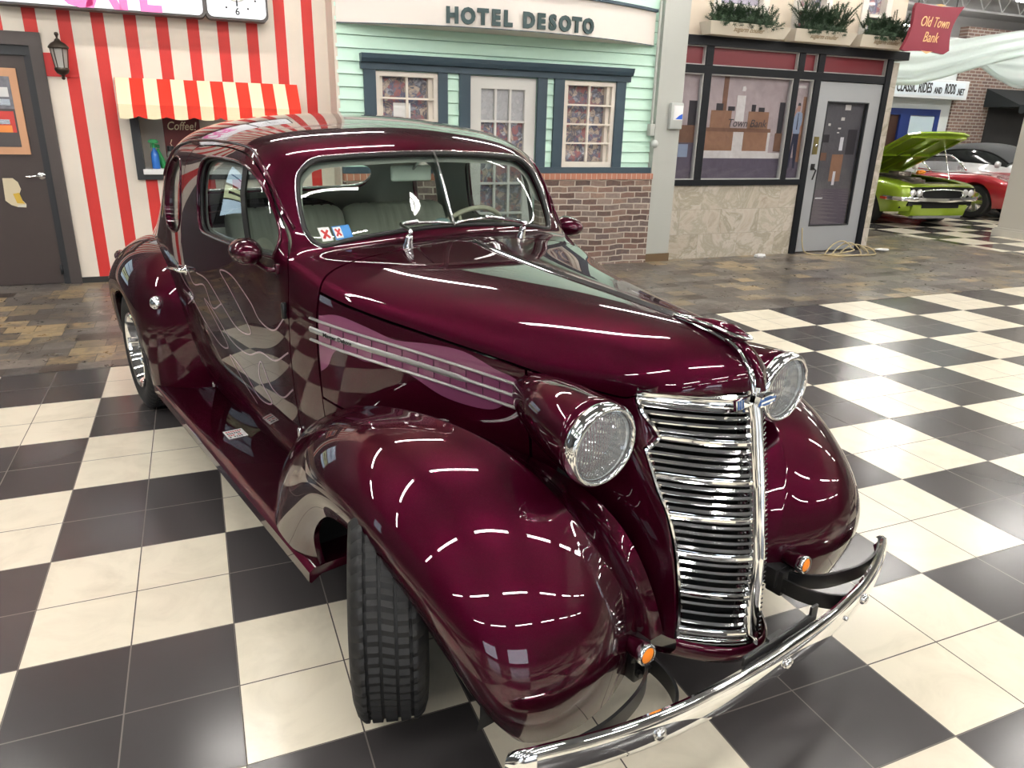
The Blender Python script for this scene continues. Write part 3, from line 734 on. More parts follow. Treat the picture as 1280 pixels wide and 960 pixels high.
# ------------------------------------------------------------------ headlamps
for s in (-1, 1):
    bm = bmesh.new(); rings = []
    ax = [(-.005, .325, .888, .004), (.02, .328, .886, .030), (.06, .332, .882, .055), (.12, .340, .878, .078), (.20, .350, .871, .095), (.28, .358, .866, .104), (.345, .365, .862, .107), (.39, .369, .860, .106)]
    for x, y, z, r in ax: rings.append([(x, s*y+r*math.cos(a)*.97, z+r*math.sin(a)) for a in L(0, 2*PI, 33)[:-1]])
    loft(bm, rings); hl = obj('headlamp', bm, M['paint'], car, smooth=True)
    D = (1, -s*.0, -.05); c = Vector((.385, s*.370, .860)); A = axis_to(D, c)
    bm = bmesh.new(); lathe(bm, [(.103, -.012), (.109, -.004), (.110, .008), (.106, .020), (.098, .028), (.092, .027), (.091, .015)], 40, A); obj('lamp_rim', bm, M['chrome'], hl, smooth=True)
    bm = bmesh.new(); lathe(bm, [(.091, .018), (.07, .026), (.045, .032), (.02, .035), (0, .036)], 40, A)
    obj('lamp_lens', bm, M['lens'] if 'lens' in M else M['glass'], hl, smooth=True)
    bm = bmesh.new(); lathe(bm, [(.091, .012), (.08, -.02), (.06, -.045), (.03, -.06), (0, -.065)], 32, A); lathe(bm, [(.0, .0), (.012, -.002), (.015, -.03), (.012, -.06)], 16, A)
    obj('lamp_reflector', bm, M['reflector'], hl, smooth=True)
# ------------------------------------------------------------------ bullet turn lamps, bumper irons, bumper
for s in (-1, 1):
    bm = bmesh.new(); c = Vector((.562, s*.342, .354)); A = axis_to((1, 0, .05), c)
    lathe(bm, [(0, -.075), (.012, -.07), (.022, -.045), (.026, -.015), (.026, .0)], 20, A); tl = obj('turn_lamp', bm, M['paint'], car, smooth=True)
    bm = bmesh.new(); lathe(bm, [(.026, -.004), (.0285, 0), (.0285, .016), (.025, .020), (.021, .018)], 24, A); obj('lamp_rim', bm, M['chrome'], tl, smooth=True)
    bm = bmesh.new(); lathe(bm, [(.022, .016), (.015, .021), (.006, .023), (0, .023)], 20, A); obj('lamp_lens', bm, M['amber'], tl, smooth=True)
    bm = bmesh.new(); box(bm, (.40, s*.30-.028, .27), (.53, s*.30+.028, .335), bev=.006); box(bm, (.49, s*.315-.03, .245), (.545, s*.315+.03, .33), bev=.006)
    tube(bm, [(.53, s*.335, .30), (.545, s*.345, .335), (.55, s*.345, .345)], .010, 8)
    for dz in (-.018, .018): lathe(bm, [(0, 0), (.011, 0), (.011, .012), (0, .013)], 6, axis_to((1, 0, 0), (.545, s*.315+dz, .275)))
    obj('bumper_bracket', bm, M['black'], car, angle=.6)
    # spring-steel arms: flat bars on edge
    for pts in ([(.50, .30, .305), (.565, .33, .300), (.615, .40, .297), (.645, .52, .297), (.640, .62, .290), (.622, .70, .290), (.596, .755, .290)],
                [(.50, .29, .285), (.585, .295, .285), (.645, .315, .285), (.685, .35, .285), (.712, .40, .285)]):
        q = smooth_loop([(x, y*s, z) for x, y, z in pts], 6, False); bm = bmesh.new()
        sweep(bm, q, [(-.004, -.024), (.004, -.024), (.004, .024), (-.004, .024)], up=(0, 0, 1)); obj('bumper_arm', bm, M['black'], car, angle=.6)
def bump_x(y): return .741-.135*(abs(y)/.77)**2.6
bm = bmesh.new(); ys = list(L(-.752, .752, 61)); path = [(bump_x(y), y, .290) for y in ys]
path = [(.584, -.777, .290), (.600, -.767, .290)]+path+[(.600, .767, .290), (.584, .777, .290)]
sc = [(1, .35), (1, .75)]+[(1, min(1, .9+.1*min(1, (.752-abs(y))/.06))) for y in ys]+[(1, .75), (1, .35)]
prof = [(-.014, -.048), (-.006, -.052), (.003, -.046), (.009, -.030), (.0115, -.010), (.0115, .010), (.009, .026), (.004, .038), (-.004, .044), (-.012, .041), (-.006, .03), (.002, 0), (-.006, -.03)]
sweep(bm, path, [(a, b) for a, b in prof], up=(0, 0, 1), scale=sc); bumper = obj('front_bumper', bm, M['chrome'], car, angle=.9)
for y in (0.0, -.445, .43):
    bm = bmesh.new(); lathe(bm, [(0, .012), (.012, .010), (.017, .004), (.018, -.006), (0, -.008)], 20, axis_to((1, 0, 0), (bump_x(y)+.012, y, .285))); obj('bumper_bolt', bm, M['chrome2'], bumper, smooth=True)
for y in (.30,): bm = bmesh.new(); lathe(bm, [(0, .008), (.006, .006), (.008, -.006), (0, -.008)], 12, axis_to((1, 0, 0), (bump_x(y)+.012, y, .285))); obj('bumper_bolt', bm, M['chrome2'], bumper, smooth=True)
bm = bmesh.new(); 
for y0, y1 in ((-.15, .17),): box(bm, (.715, y0, .325), (.722, y1, .352)); box(bm, (.715, y1-.03, .33), (.722, y1, .375)); box(bm, (.715, y0+.10, .345), (.722, y0+.13, .360)); box(bm, (.70, -.03, .30), (.716, .03, .345))
obj('plate_bracket', bm, M['black'], car)
# ------------------------------------------------------------------ door mirrors
for s, cc, nd in ((-1, (-1.03, -.722, 1.142), 0), (1, (-1.03, .745, 1.142), 1)):
    bm = bmesh.new(); c = Vector(cc); A = axis_to((-1, s*-.12, .02), c)
    lathe(bm, [(0, -.085), (.022, -.078), (.042, -.052), (.053, -.02), (.057, .012), (.055, .03), (.05, .034)], 28, A @ Matrix.Diagonal((.82, 1.0, 1, 1))); mm = obj('door_mirror', bm, M['paint'], car, smooth=True)
    bm = bmesh.new(); lathe(bm, [(.051, .030), (.03, .032), (0, .033)], 28, A @ Matrix.Diagonal((.82, 1.0, 1, 1))); obj('mirror_glass', bm, M['chrome'], mm, smooth=True)
    bm = bmesh.new(); P, n = on(SB, [(-.945, 1.088)], side=s); p = Vector(P[0])
    tube(bm, smooth_loop([tuple(p), tuple(p+Vector((-.01, s*.03, .0))), (-1.0, s*.69, 1.10), (-1.02, s*.71, 1.115)], 4, False), .010, 8)
    box(bm, tuple(p-Vector((.015, .012, .015))), tuple(p+Vector((.015, .012, .02))), bev=.004)
    obj('mirror_arm', bm, M['paint'], mm, smooth=True)
# ------------------------------------------------------------------ wipers
for s in (-1, 1):
    # both blades point at the centre
    P, n = on(SB, [(.25, 1.165)], (1, 2), side=s, ur=(6.2, 8.5), vr=(4.4, 9)); p = Vector(P[0]); p.x += .01
    bm = bmesh.new(); lathe(bm, [(.021, -.012), (.020, .004), (.015, .012), (.013, .034), (.010, .044), (0, .046)], 16, axis_to((.35, 0, 1), p)); w = obj('windshield_wiper', bm, M['chrome'], car, smooth=True)
    q = on(SB, [(.22, 1.218), (.15, 1.228), (.08, 1.23), (.015, 1.222)], (1, 2), side=s, off=.018, ur=(7, 10.9), vr=(4.4, 9))[0]
    bm = bmesh.new(); a = p+Vector((.016, 0, .044)); b = Vector(q[0]); c = Vector(q[1]); sweep(bm, smooth_loop([tuple(a), tuple(a+Vector((.002, 0, .014))), tuple(b), tuple(c)], 5, False), [(-.008, -.004), (.008, -.004), (.006, .006), (-.006, .006)], up=(.5, 0, 1))
    obj('wiper_arm', bm, M['chrome'], w, smooth=True)
    q2 = on(SB, [(.19, 1.222), (.13, 1.226), (.06, 1.224), (.006, 1.216)], (1, 2), side=s, off=.008, ur=(7, 10.9), vr=(4.4, 9))[0]
    bm = bmesh.new(); tube(bm, [tuple(v) for v in q2], .006, 6); obj('wiper_blade', bm, M['chrome2'], w, smooth=True)
# ------------------------------------------------------------------ wheels
def make_wheel(R=.335, W=.19, rr=.205):
    """axis along z; outer face at +z"""
    bm = bmesh.new(); n = 150; h = W/2
    prof = [(rr, -h*.80), (rr+.02, -h*.93), (rr+.06, -h*1.03), (R-.045, -h*1.0), (R-.018, -h*.90), (R-.004, -h*.76)]
    grooves = [-.56, -.20, .20, .56]
    xs = [-.70]
    for g in grooves: xs += [g-.045, g-.04, g+.04, g+.045]
    xs.append(.70); cols = []
    for x in xs:
        deep = any(abs(x-g) < .042 for g in grooves); cols.append((R-.009 if deep else R-.001*abs(x), x*h))
    prof2 = [(R-.004, h*.76), (R-.018, h*.90), (R-.045, h*1.0), (rr+.06, h*1.03), (rr+.02, h*.93), (rr, h*.80), (rr-.012, h*.6), (rr-.012, -h*.6)]
    full = prof+cols+prof2; rings = []
    for r, z in full:
        ring = []
        for k in range(n):
            rk = r; a = 2*PI*k/n
            if abs(z) > .58*h and r > R-.030 and k % 3 == 0: rk = r-.007
            elif r > R-.002 and abs(z) < .55*h:
                if (k+int(round(z/h*6))) % 2 == 0: rk = r-.0045
            sk = .02*math.sin(z/h*4) if r > R-.03 else 0
            ring.append(bm.verts.new((rk*math.cos(a+sk), rk*math.sin(a+sk), z)))
        rings.append(ring)
    R_ = rings+[rings[0]]
    for A, B in zip(R_[:-1], R_[1:]):
        for k in range(n): bm.faces.new([A[k], B[k], B[(k+1) % n], A[(k+1) % n]])
    bmesh.ops.recalc_face_normals(bm, faces=bm.faces[:])
    tyre = bm
    rim = bmesh.new()
    lathe(rim, [(rr+.004, h*.86), (rr+.008, h*.95), (rr+.002, h*.99), (rr-.012, h*.93), (rr-.022, h*.72), (rr-.03, h*.35), (rr-.045, h*.1), (rr-.045, -h*.6), (rr+.004, -h*.9)], 64)
    disc = bmesh.new()
    lathe(disc, [(0, h*.62), (.026, h*.62), (.032, h*.52), (.055, h*.45), (.075, h*.30), (.075, h*.1), (0, h*.1)], 32)
    for k in range(5):
        a = 2*PI*k/5; c_, s_ = math.cos(a), math.sin(a)
        rings = []
        for r, w, z0, z1 in ((.05, .022, h*.15, h*.42), (.10, .018, h*.12, h*.34), (.15, .020, h*.15, h*.40), (rr-.03, .034, h*.15, h*.50)):
            rings.append([(r*c_-y*s_, r*s_+y*c_, z) for y, z in ((-w, z0), (w, z0), (w, (z0+z1)/2), (w*.4, z1), (-w*.4, z1), (-w, (z0+z1)/2))])
        loft(disc, rings)
        lathe(disc, [(0, .0), (.008, 0), (.008, .02), (0, .021)], 6, T(.045*math.cos(a+PI/5), .045*math.sin(a+PI/5), h*.45))
    brake = bmesh.new(); lathe(brake, [(0, -h*.1), (.14, -h*.1), (.145, -h*.2), (.14, -h*.3), (0, -h*.3)], 32)
    return tyre, rim, disc, brake
for nm, x, y, steer in (('front', -.045, -.722, -28), ('front', -.045, .722, -28), ('rear', -2.85, -.735, 0), ('rear', -2.85, .735, 0)):
    sgn = -1 if y < 0 else 1
    Mx = Matrix.Translation((x, y, .335)) @ Matrix.Rotation(math.radians(steer), 4, 'Z') @ Matrix.Rotation(-sgn*PI/2, 4, 'X')
    t_, r_, d_, b_ = make_wheel()
    for q in (t_, r_, d_, b_): bmesh.ops.transform(q, matrix=Mx, verts=q.verts[:])
    ty = obj('wheel', r_, M['chrome'], car, angle=.5); obj('tyre', t_, M['rubber'], ty, angle=.5)
    obj('wheel_spokes', d_, M['chrome2'], ty, angle=.5); obj('brake_disc', b_, M['dark'], ty, angle=.6)
# ------------------------------------------------------------------ underbody, arch linings
bm = bmesh.new()
box(bm, (-4.0, -.38, .24), (.35, .38, .30)); box(bm, (-2.3, -.56, .25), (-.85, .56, .30)); box(bm, (-.75, -.28, .25), (.20, .28, .85))
box(bm, (.20, -.15, .25), (.40, .15, .80)); box(bm, (-3.9, -.40, .28), (-3.3, .40, .5)); 
box(bm, (-.86, -.55, .28), (-.82, .55, 1.02)); box(bm, (-.05, -.66, .30), (.05, .66, .36)); box(bm, (-2.9, -.66, .30), (-2.8, .66, .36))
obj('chassis', bm, M['dark'], car)  # near-black filler boxes put the shade behind the grille gaps
for s in (-1, 1):
    for S_, x0, x1, zt in ((SF, -.62, .42, .66), (SR, -3.4, -2.25, .80)):
        bm = bmesh.new(); yy = (.30, .76) if S_ is SF else (.48, .80); c = (0 if S_ is SF else -2.85)
        arc = [(c+(.46 if S_ is SF else .45)*math.cos(a), .335+(.34 if S_ is SF else .40)*math.sin(a)) for a in L(-.25, PI+.25, 24)]
        A = [bm.verts.new((x, s*yy[0], z)) for x, z in arc]; B = [bm.verts.new((x, s*yy[1], z)) for x, z in arc]
        for i in range(23): bm.faces.new([A[i], A[i+1], B[i+1], B[i]])
        bm.faces.new(A); obj('wheel_arch_lining', bm, M['dark'], car)  # near-black sheet puts the wheel well's shade into its colour
# ------------------------------------------------------------------ interior
def seat_bm(x0, x1, z0, z1, w0, w1):
    bm = bmesh.new(); rings = []; n = 61
    for yy in L(w0, w1, n):
        k = abs(((yy-w0)/.045) % 1-.5)*2; e = min(1, (yy-w0)/.05, (w1-yy)/.05); e = max(e, .0)**.5; d = .006*(k**6)
        pr = []
        for a in L(0, 2*PI, 17)[:-1]:
            cx, cz = math.cos(a), math.sin(a); cx = math.copysign(abs(cx)**.55, cx); cz = math.copysign(abs(cz)**.55, cz)
            hx, hz = (x1-x0)/2-d-.03*(1-e), (z1-z0)/2-d-.03*(1-e)
            xx = (x0+x1)/2+hx*cx; zz = (z0+z1)/2+hz*cz; pr.append((xx-(zz-z0)*.22, yy, zz))
        rings.append(pr)
    loft(bm, rings); return bm
for w0, w1 in ((-.55, -.01), (.01, .55)):
    sb = obj('seat_back', seat_bm(-1.78, -1.62, .60, 1.20, w0, w1), M['seat'], car, smooth=True)
obj('seat_cushion', seat_bm(-1.72, -1.25, .48, .68, -.55, .55), M['seat'], car, smooth=True)
bm = bmesh.new(); box(bm, (-2.60, -.50, .75), (-2.05, .50, 1.02), bev=.03); obj('parcel_shelf', bm, M['lining'], car)
bm = bmesh.new(); prism(bm, [(-.89, 1.13), (-1.02, 1.14), (-1.08, 1.11), (-1.07, .95), (-.89, .95)], -.54, .54); obj('dashboard', bm, M['lining'], car)
bm = bmesh.new()
C0_ = Vector((-1.27, .34, 1.075)); A = axis_to((-.80, 0, .55), C0_)
ring = [A @ Vector((.19*math.cos(a), .19*math.sin(a), 0)) for a in L(0, 2*PI, 41)[:-1]]; tube(bm, ring, .011, 8, True)
for a in (PI/2, PI*7/6, PI*11/6): tube(bm, [A @ Vector((0, 0, -.01)), A @ Vector((.19*math.cos(a), .19*math.sin(a), 0))], .008, 6)
lathe(bm, [(0, .01), (.035, .008), (.04, -.01), (.02, -.04), (.018, -.25)], 20, A)
M['cream'] = mat('cream_wheel', (.55, .52, .40), .4); obj('steering_wheel', bm, M['cream'], car, smooth=True)
bm = bmesh.new(); lathe(bm, [(0, .03), (.03, .028), (.046, .012), (.048, 0), (.04, -.02), (0, -.03)], 24, axis_to((.6, -.2, .5), (-1.0, .055, 1.175))); M['gauge'] = mat('pale_gauge', (.35, .5, .5), .25, .2)
obj('dash_gauge', bm, M['gauge'], car, smooth=True)
bm = bmesh.new(); box(bm, (-1.135, -.105, 1.355), (-1.115, .075, 1.415), bev=.008); M['mirrorback'] = mat('pale_mirror_back', (.66, .74, .66), .4)
rm = obj('rear_view_mirror', bm, M['mirrorback'], car, smooth=True); bm = bmesh.new(); tube(bm, [(-1.12, -.01, 1.40), (-1.07, 0, 1.44), (-1.04, 0, 1.455)], .006, 6); obj('mirror_stem', bm, M['chrome2'], rm, smooth=True)
# stickers behind the screen: drawn as small plates just inside the pane
def ws_patch(name, pts, m, parent=car, off=-.009, label=None):
    P, n = ws_on(pts, off); bm = bmesh.new(); vs = [bm.verts.new(p) for p in P]; f = bm.faces.new(vs)
    r = bmesh.ops.extrude_face_region(bm, geom=[f]); bmesh.ops.translate(bm, vec=Vector(n[0])*-.0012, verts=[v for v in r['geom'] if isinstance(v, bmesh.types.BMVert)])
    bmesh.ops.recalc_face_normals(bm, faces=bm.faces[:]); return obj(name, bm, m, parent)
st = ws_patch('inspection_sticker', [(-.497, 1.183), (-.462, 1.186), (-.466, 1.228), (-.503, 1.226)], M['white'])
ws_patch('sticker_mark', [(-.494, 1.193), (-.486, 1.190), (-.469, 1.217), (-.476, 1.220)], M['redink'], st, -.0078); ws_patch('sticker_mark', [(-.472, 1.191), (-.466, 1.196), (-.490, 1.220), (-.496, 1.216)], M['redink'], st, -.0078)
st = ws_patch('registration_sticker', [(-.452, 1.187), (-.392, 1.193), (-.397, 1.235), (-.457, 1.229)], M['blueink'])
ws_patch('sticker_panel', [(-.449, 1.191), (-.424, 1.194), (-.428, 1.229), (-.454, 1.226)], M['white'], st, -.0078); ws_patch('sticker_mark', [(-.448, 1.199), (-.442, 1.197), (-.429, 1.220), (-.435, 1.223)], M['redink'], st, -.0070)
ws_patch('sticker_mark', [(-.433, 1.198), (-.427, 1.201), (-.444, 1.222), (-.450, 1.219)], M['redink'], st, -.0070)
# notice labels on running board and sill
bm = bmesh.new(); box(bm, (-1.52, -.745, .2935), (-1.43, -.665, .2955)); lb = obj('notice_label', bm, M['white'], car)
bm = bmesh.new()
for i in range(4):
    for j in range(7):
        if random.random() < .8: box(bm, (-1.51+i*.02, -.738+j*.0095, .2955), (-1.498+i*.02, -.731+j*.0095, .2958), i % 2)
obj('printed_text', bm, [M['redink'], M['ink']], lb)
# ================================================================== THE PLACE
# ---- floor
fm = mat('checker_floor', (.7, .65, .55), .16, 0, 0, .5); k = N(fm); g = k.n('ShaderNodeNewGeometry'); sx = k.n('ShaderNodeSeparateXYZ'); k.l(g.outputs['Position'], sx.inputs[0])
X_, Y_ = sx.outputs[0], sx.outputs[1]
par = k.math('FRACT', k.math('MULTIPLY', k.math('ADD', k.math('FLOOR', k.math('DIVIDE', X_, .61)), k.math('FLOOR', k.math('DIVIDE', Y_, .61))), .5))
isb = k.math('GREATER_THAN', par, .25)
v = k.co('Object', (1, 1, 1)); n1 = k.noise(v, 3.5, 8, .65, 1.5); n2 = k.noise(v, 1.1, 3)
tx = k.math('FLOOR', k.math('DIVIDE', X_, .305)); ty = k.math('FLOOR', k.math('DIVIDE', Y_, .305))
cb = k.n('ShaderNodeCombineXYZ'); k.l(tx, cb.inputs[0]); k.l(ty, cb.inputs[1]); wn = k.n('ShaderNodeTexWhiteNoise'); k.l(cb.outputs[0], wn.inputs['Vector'])
wcol = k.mix(k.ramp(n1.outputs[0], [(.45, (0, 0, 0, 1)), (.8, (1, 1, 1, 1))]), (.86, .79, .64, 1), (.70, .635, .50, 1)); wcol = k.mix(k.math('MULTIPLY', wn.outputs[0], .25), wcol, (.80, .75, .64, 1))
bcol = k.mix(k.math('MULTIPLY', wn.outputs[0], .8), (.048, .045, .047, 1), (.068, .063, .065, 1)); bcol = k.mix(k.math('MULTIPLY', n2.outputs[0], .3), bcol, (.09, .08, .075, 1))
colr = k.mix(isb, wcol, bcol)
gx = k.math('PINGPONG', X_, .1525); gy = k.math('PINGPONG', Y_, .1525)
# distance to the nearest multiple of .305
gx = k.math('SUBTRACT', .1525, k.math('ABSOLUTE', k.math('SUBTRACT', k.math('MULTIPLY', k.math('FRACT', k.math('DIVIDE', X_, .305)), .305), .1525)))
gy = k.math('SUBTRACT', .1525, k.math('ABSOLUTE', k.math('SUBTRACT', k.math('MULTIPLY', k.math('FRACT', k.math('DIVIDE', Y_, .305)), .305), .1525)))
gr = k.math('LESS_THAN', k.math('MINIMUM', gx, gy), .0021)
gcol = k.mix(isb, (.07, .055, .045, 1), (.15, .13, .115, 1)); k.base(k.mix(gr, colr, gcol))
k.l(k.math('ADD', k.math('MULTIPLY', gr, .4), k.math('ADD', .13, k.math('MULTIPLY', n2.outputs[0], .12))), k.b.inputs['Roughness'])
bm = bmesh.new(); box(bm, (-14, -16, -.1), (31, .61, 0)); box(bm, (11.35, .61, -.1), (31, 16, 0)); box(bm, (-14, .61, -.1), (11.35, 16, -.002)); struct('floor', bm, fm)
# slate walkway
sm = mat('slate_tiles', (.15, .13, .1), .35); k = N(sm); v = k.co('Object', (1, 1, 1))
br = k.n('ShaderNodeTexBrick'); k.l(v, br.inputs['Vector']); br.inputs['Scale'].default_value = 1; br.inputs['Brick Width'].default_value = .29; br.inputs['Row Height'].default_value = .19; br.inputs['Mortar Size'].default_value = .003
br.inputs['Color1'].default_value = (0, 0, 0, 1); br.inputs['Color2'].default_value = (1, 1, 1, 1); br.inputs['Mortar'].default_value = (.3, .3, .3, 1); br.offset = .37; br.squash_frequency = 3; br.squash = .7
nz = k.noise(v, 9, 6, .7, .6); nb = k.noise(v, .8, 2)
f = k.math('ADD', k.math('MULTIPLY', br.outputs['Color'], .92), k.math('MULTIPLY', k.math('SUBTRACT', nz.outputs[0], .5), .3))
c = k.ramp(f, [(.05, (.06, .045, .038, 1)), (.2, (.17, .155, .14, 1)), (.32, (.075, .068, .066, 1)), (.44, (.26, .205, .13, 1)), (.54, (.085, .078, .073, 1)), (.64, (.20, .175, .15, 1)), (.72, (.07, .06, .055, 1)), (.8, (.38, .28, .15, 1)), (.9, (.14, .13, .12, 1))])
k.base(k.mix(br.outputs['Fac'], c, (.05, .045, .04, 1))); k.bump(nz.outputs[0], .25, .01)
k.l(k.math('ADD', .16, k.math('MULTIPLY', nz.outputs[0], .3)), k.b.inputs['Roughness'])
bm = bmesh.new(); box(bm, (-14, .612, -.05), (11.35, 16, .004)); struct('floor_slate_walk', bm, sm)
# ---- cafe front
CY = 3.55
cm = mat('striped_cafe_wall', (.72, .66, .56), .55); k = N(cm); g = k.n('ShaderNodeNewGeometry'); sx = k.n('ShaderNodeSeparateXYZ'); k.l(g.outputs['Position'], sx.inputs[0])
fx = k.math('FRACT', k.math('DIVIDE', k.math('ADD', sx.outputs[0], .0600+2.645), .2645)); st = k.math('LESS_THAN', fx, .395)
nz = k.noise(k.co(), 6, 5); red = k.mix(nz.outputs[0], (.62, .035, .028, 1), (.50, .028, .025, 1)); wh = k.mix(nz.outputs[0], (.78, .70, .60, 1), (.70, .64, .56, 1))
k.base(k.mix(st, wh, red))
bm = bmesh.new()
def wall_boxes(bm, x0, x1, z0, z1, y0, y1, holes, mi=0):
    xs = sorted({x0, x1, *[h[0] for h in holes], *[h[1] for h in holes]}); zs = sorted({z0, z1, *[h[2] for h in holes], *[h[3] for h in holes]})
    for a, b in zip(xs[:-1], xs[1:]):
        for c_, d in zip(zs[:-1], zs[1:]):
            if any(h[0] <= (a+b)/2 <= h[1] and h[2] <= (c_+d)/2 <= h[3] for h in holes): continue
            box(bm, (a, y0, c_), (b, y1, d), mi)
wall_boxes(bm, -2.0, 2.04, 0, 4.4, CY, CY+.2, [(-1.62, -.50, -1, 2.2), (.20, 1.58, 1.03, 1.60)]); struct('wall_left', bm, cm)
bm = bmesh.new(); box(bm, (-14, CY, 0), (-2.0, CY+.2, 4.4)); struct('wall_left_annexe', bm, mat('grey_annexe_wall', (.06, .065, .07), .6))
bm = bmesh.new(); box(bm, (-3.75, CY-.03, .70), (-2.40, CY, 2.35), 0); box(bm, (-3.70, CY-.04, .80), (-2.46, CY-.03, 1.05), 1); box(bm, (-3.70, CY-.04, 1.08), (-2.46, CY-.03, 1.42), 2); box(bm, (-3.70, CY-.04, 1.50), (-2.46, CY-.03, 2.30), 1); box(bm, (-3.2, CY-.045, 1.20), (-2.6, CY-.04, 1.27), 0); box(bm, (-3.6, CY-.045, 1.85), (-2.6, CY-.04, 1.92), 3)
struct('window_17', bm, [M['black'], mat('lit_pale_blue_pane', (.6, .75, .85), .3, emit=(.55, .78, .95, 1), es=.9), mat('lit_yellow_green_pane', (.7, .8, .5), .3, emit=(.65, .75, .45, 1), es=.7), mat('blue_pane_band', (.2, .35, .6), .3)])
bm = bmesh.new(); box(bm, (2.028, 3.185, 0), (2.06, CY+.02, 4.4)); struct('trim_corner_board', bm, mat('cream_corner', (.66, .60, .52), .6))
bm = bmesh.new(); M['blk'] = mat('black_base_trim', (.02, .02, .02), .5); box(bm, (-.49, CY-.012, 0), (2.04, CY, .06)); struct('baseboard_left', bm, M['blk'])
# red board behind the lantern
bm = bmesh.new(); box(bm, (-.49, CY-.012, 1.885), (-.22, CY, 2.08)); struct('trim_1', bm, mat('red_board', (.55, .03, .028), .5))
# door 1: dark brown steel door
db = mat('dark_brown_door', (.048, .034, .031), .45); df = mat('dark_door_frame', (.062, .05, .047), .5); noisy(db, (.06, .045, .04), 3, .6)
dk = mat('charcoal_frame', (.022, .024, .027), .5)
bm = bmesh.new(); box(bm, (-1.55, CY+.02, .01), (-.585, CY+.07, 2.05)); d1 = struct('door_1', bm, db)
bm = bmesh.new(); box(bm, (-.575, CY-.03, 0), (-.478, CY+.1, 2.24)); box(bm, (-1.65, CY-.03, 2.13), (-.575, CY+.1, 2.24)); box(bm, (-1.65, CY-.03, 0), (-1.56, CY+.1, 2.13)); obj('door_frame', bm, df, d1)
bm = bmesh.new(); box(bm, (-.62, CY-.005, 0), (-.575, CY+.1, 2.13)); box(bm, (-1.56, CY-.005, 2.05), (-.62, CY+.1, 2.13)); box(bm, (-.635, CY+.01, 0), (-.62, CY+.1, 2.07), bev=0); obj('door_stop', bm, dk, d1)
bm = bmesh.new(); lathe(bm, [(0, 0), (.032, 0), (.032, .008), (.02, .012), (.010, .014), (.010, .05), (0, .05)], 20, axis_to((0, -1, 0), (-.665, CY+.02, 1.02)))
tube(bm, [(-.665, CY-.028, 1.02), (-.70, CY-.032, 1.02), (-.785, CY-.03, 1.015)], .009, 8); obj('door_handle', bm, M['chrome2'], d1, angle=.7)
bm = bmesh.new(); lathe(bm, [(0, 0), (.012, 0), (.012, .09), (0, .09)], 10, T(-.64, CY+.005, .10)); obj('door_closer_pin', bm, dk, d1, smooth=True)
# poster on the door
bm = bmesh.new(); y = CY+.02
box(bm, (-1.35, y-.02, 1.21), (-.715, y, 1.94), 0); box(bm, (-1.29, y-.022, 1.275), (-.775, y-.02, 1.87), 1)
box(bm, (-1.29, y-.024, 1.60), (-.775, y-.022, 1.87), 2); box(bm, (-1.29, y-.024, 1.40), (-.79, y-.022, 1.58), 3); box(bm, (-1.24, y-.026, 1.47), (-.83, y-.024, 1.51), 4)
box(bm, (-1.0, y-.026, 1.40), (-.82, y-.024, 1.46), 5); box(bm, (-1.24, y-.026, 1.63), (-.80, y-.024, 1.68), 4); box(bm, (-.95, y-.026, 1.70), (-.80, y-.024, 1.78), 6)
pm = [mat('tan_mat_board', (.55, .30, .17), .6), mat('dark_print', (.07, .06, .06), .4), noisy(mat('street_print', (.30, .30, .33), .4), (.04, .04, .06), 14, 1), mat('red_car_print', (.55, .05, .04), .4), M['chrome2'], mat('orange_print', (.75, .25, .06), .4), mat('pale_print', (.6, .6, .6), .4)]
tag(obj('poster', bm, pm), 'tan matted poster of a red car taped on the brown cafe door', 'poster')
bm = bmesh.new(); y = CY+.02
prism(bm, [(-.98, 1.0), (-.90, 1.0), (-.865, .965), (-.85, .90), (-.87, .86), (-.855, .80), (-.83, .765), (-.835, .735), (-.90, .74), (-.95, .76), (-.99, .80)], y-.004, y, 0)
prism(bm, [(-.92, .86), (-.87, .87), (-.855, .80), (-.84, .77), (-.90, .775)], y-.006, y-.004, 1); prism(bm, [(-.90, .755), (-.83, .76), (-.835, .74), (-.90, .74)], y-.006, y-.004, 2)
tag(obj('door_decal', bm, [mat('cream_decal', (.6, .52, .36), .5), mat('gold_decal', (.55, .36, .05), .5), mat('pale_decal', (.6, .6, .55), .5)]), 'cream and gold cut-out decal low on the brown cafe door', 'decal')
# lantern
br_ = mat('weathered_bronze', (.055, .045, .035), .45, .7); lx, ly = -.335, CY-.13
lan = thing('wall_lantern', 'weathered bronze carriage lantern on the striped wall beside the brown door', 'lamp', (lx, CY, 2.0))
def hexr(r, z, n=6): return [(r*math.cos(a), r*math.sin(a), z) for a in L(0, 2*PI, n+1)[:-1]]
def at(bm, x, y, z): bmesh.ops.translate(bm, vec=(x, y, z), verts=bm.verts[:])
bm = bmesh.new(); lathe(bm, [(0, .245), (.014, .24), (.018, .225), (.010, .21), (.008, .195), (.02, .185), (.028, .17), (.06, .15), (.078, .13), (.084, .118), (.078, .11), (0, .11)], 16); at(bm, 0, -.13, 0); obj('lantern_roof', bm, br_, lan, angle=.6)
bm = bmesh.new()
for a in L(0, 2*PI, 7)[:-1]:
    tube(bm, [(.070*math.cos(a), .070*math.sin(a), .112), (.050*math.cos(a), .050*math.sin(a), -.045)], .0045, 5)
lathe(bm, [(.0, -.045), (.056, -.045), (.06, -.055), (.058, -.068), (.045, -.09), (.03, -.10), (.014, -.108), (.01, -.12), (.016, -.13), (.01, -.142), (0, -.145)], 16); at(bm, 0, -.13, 0); obj('lantern_cage', bm, br_, lan, angle=.6)
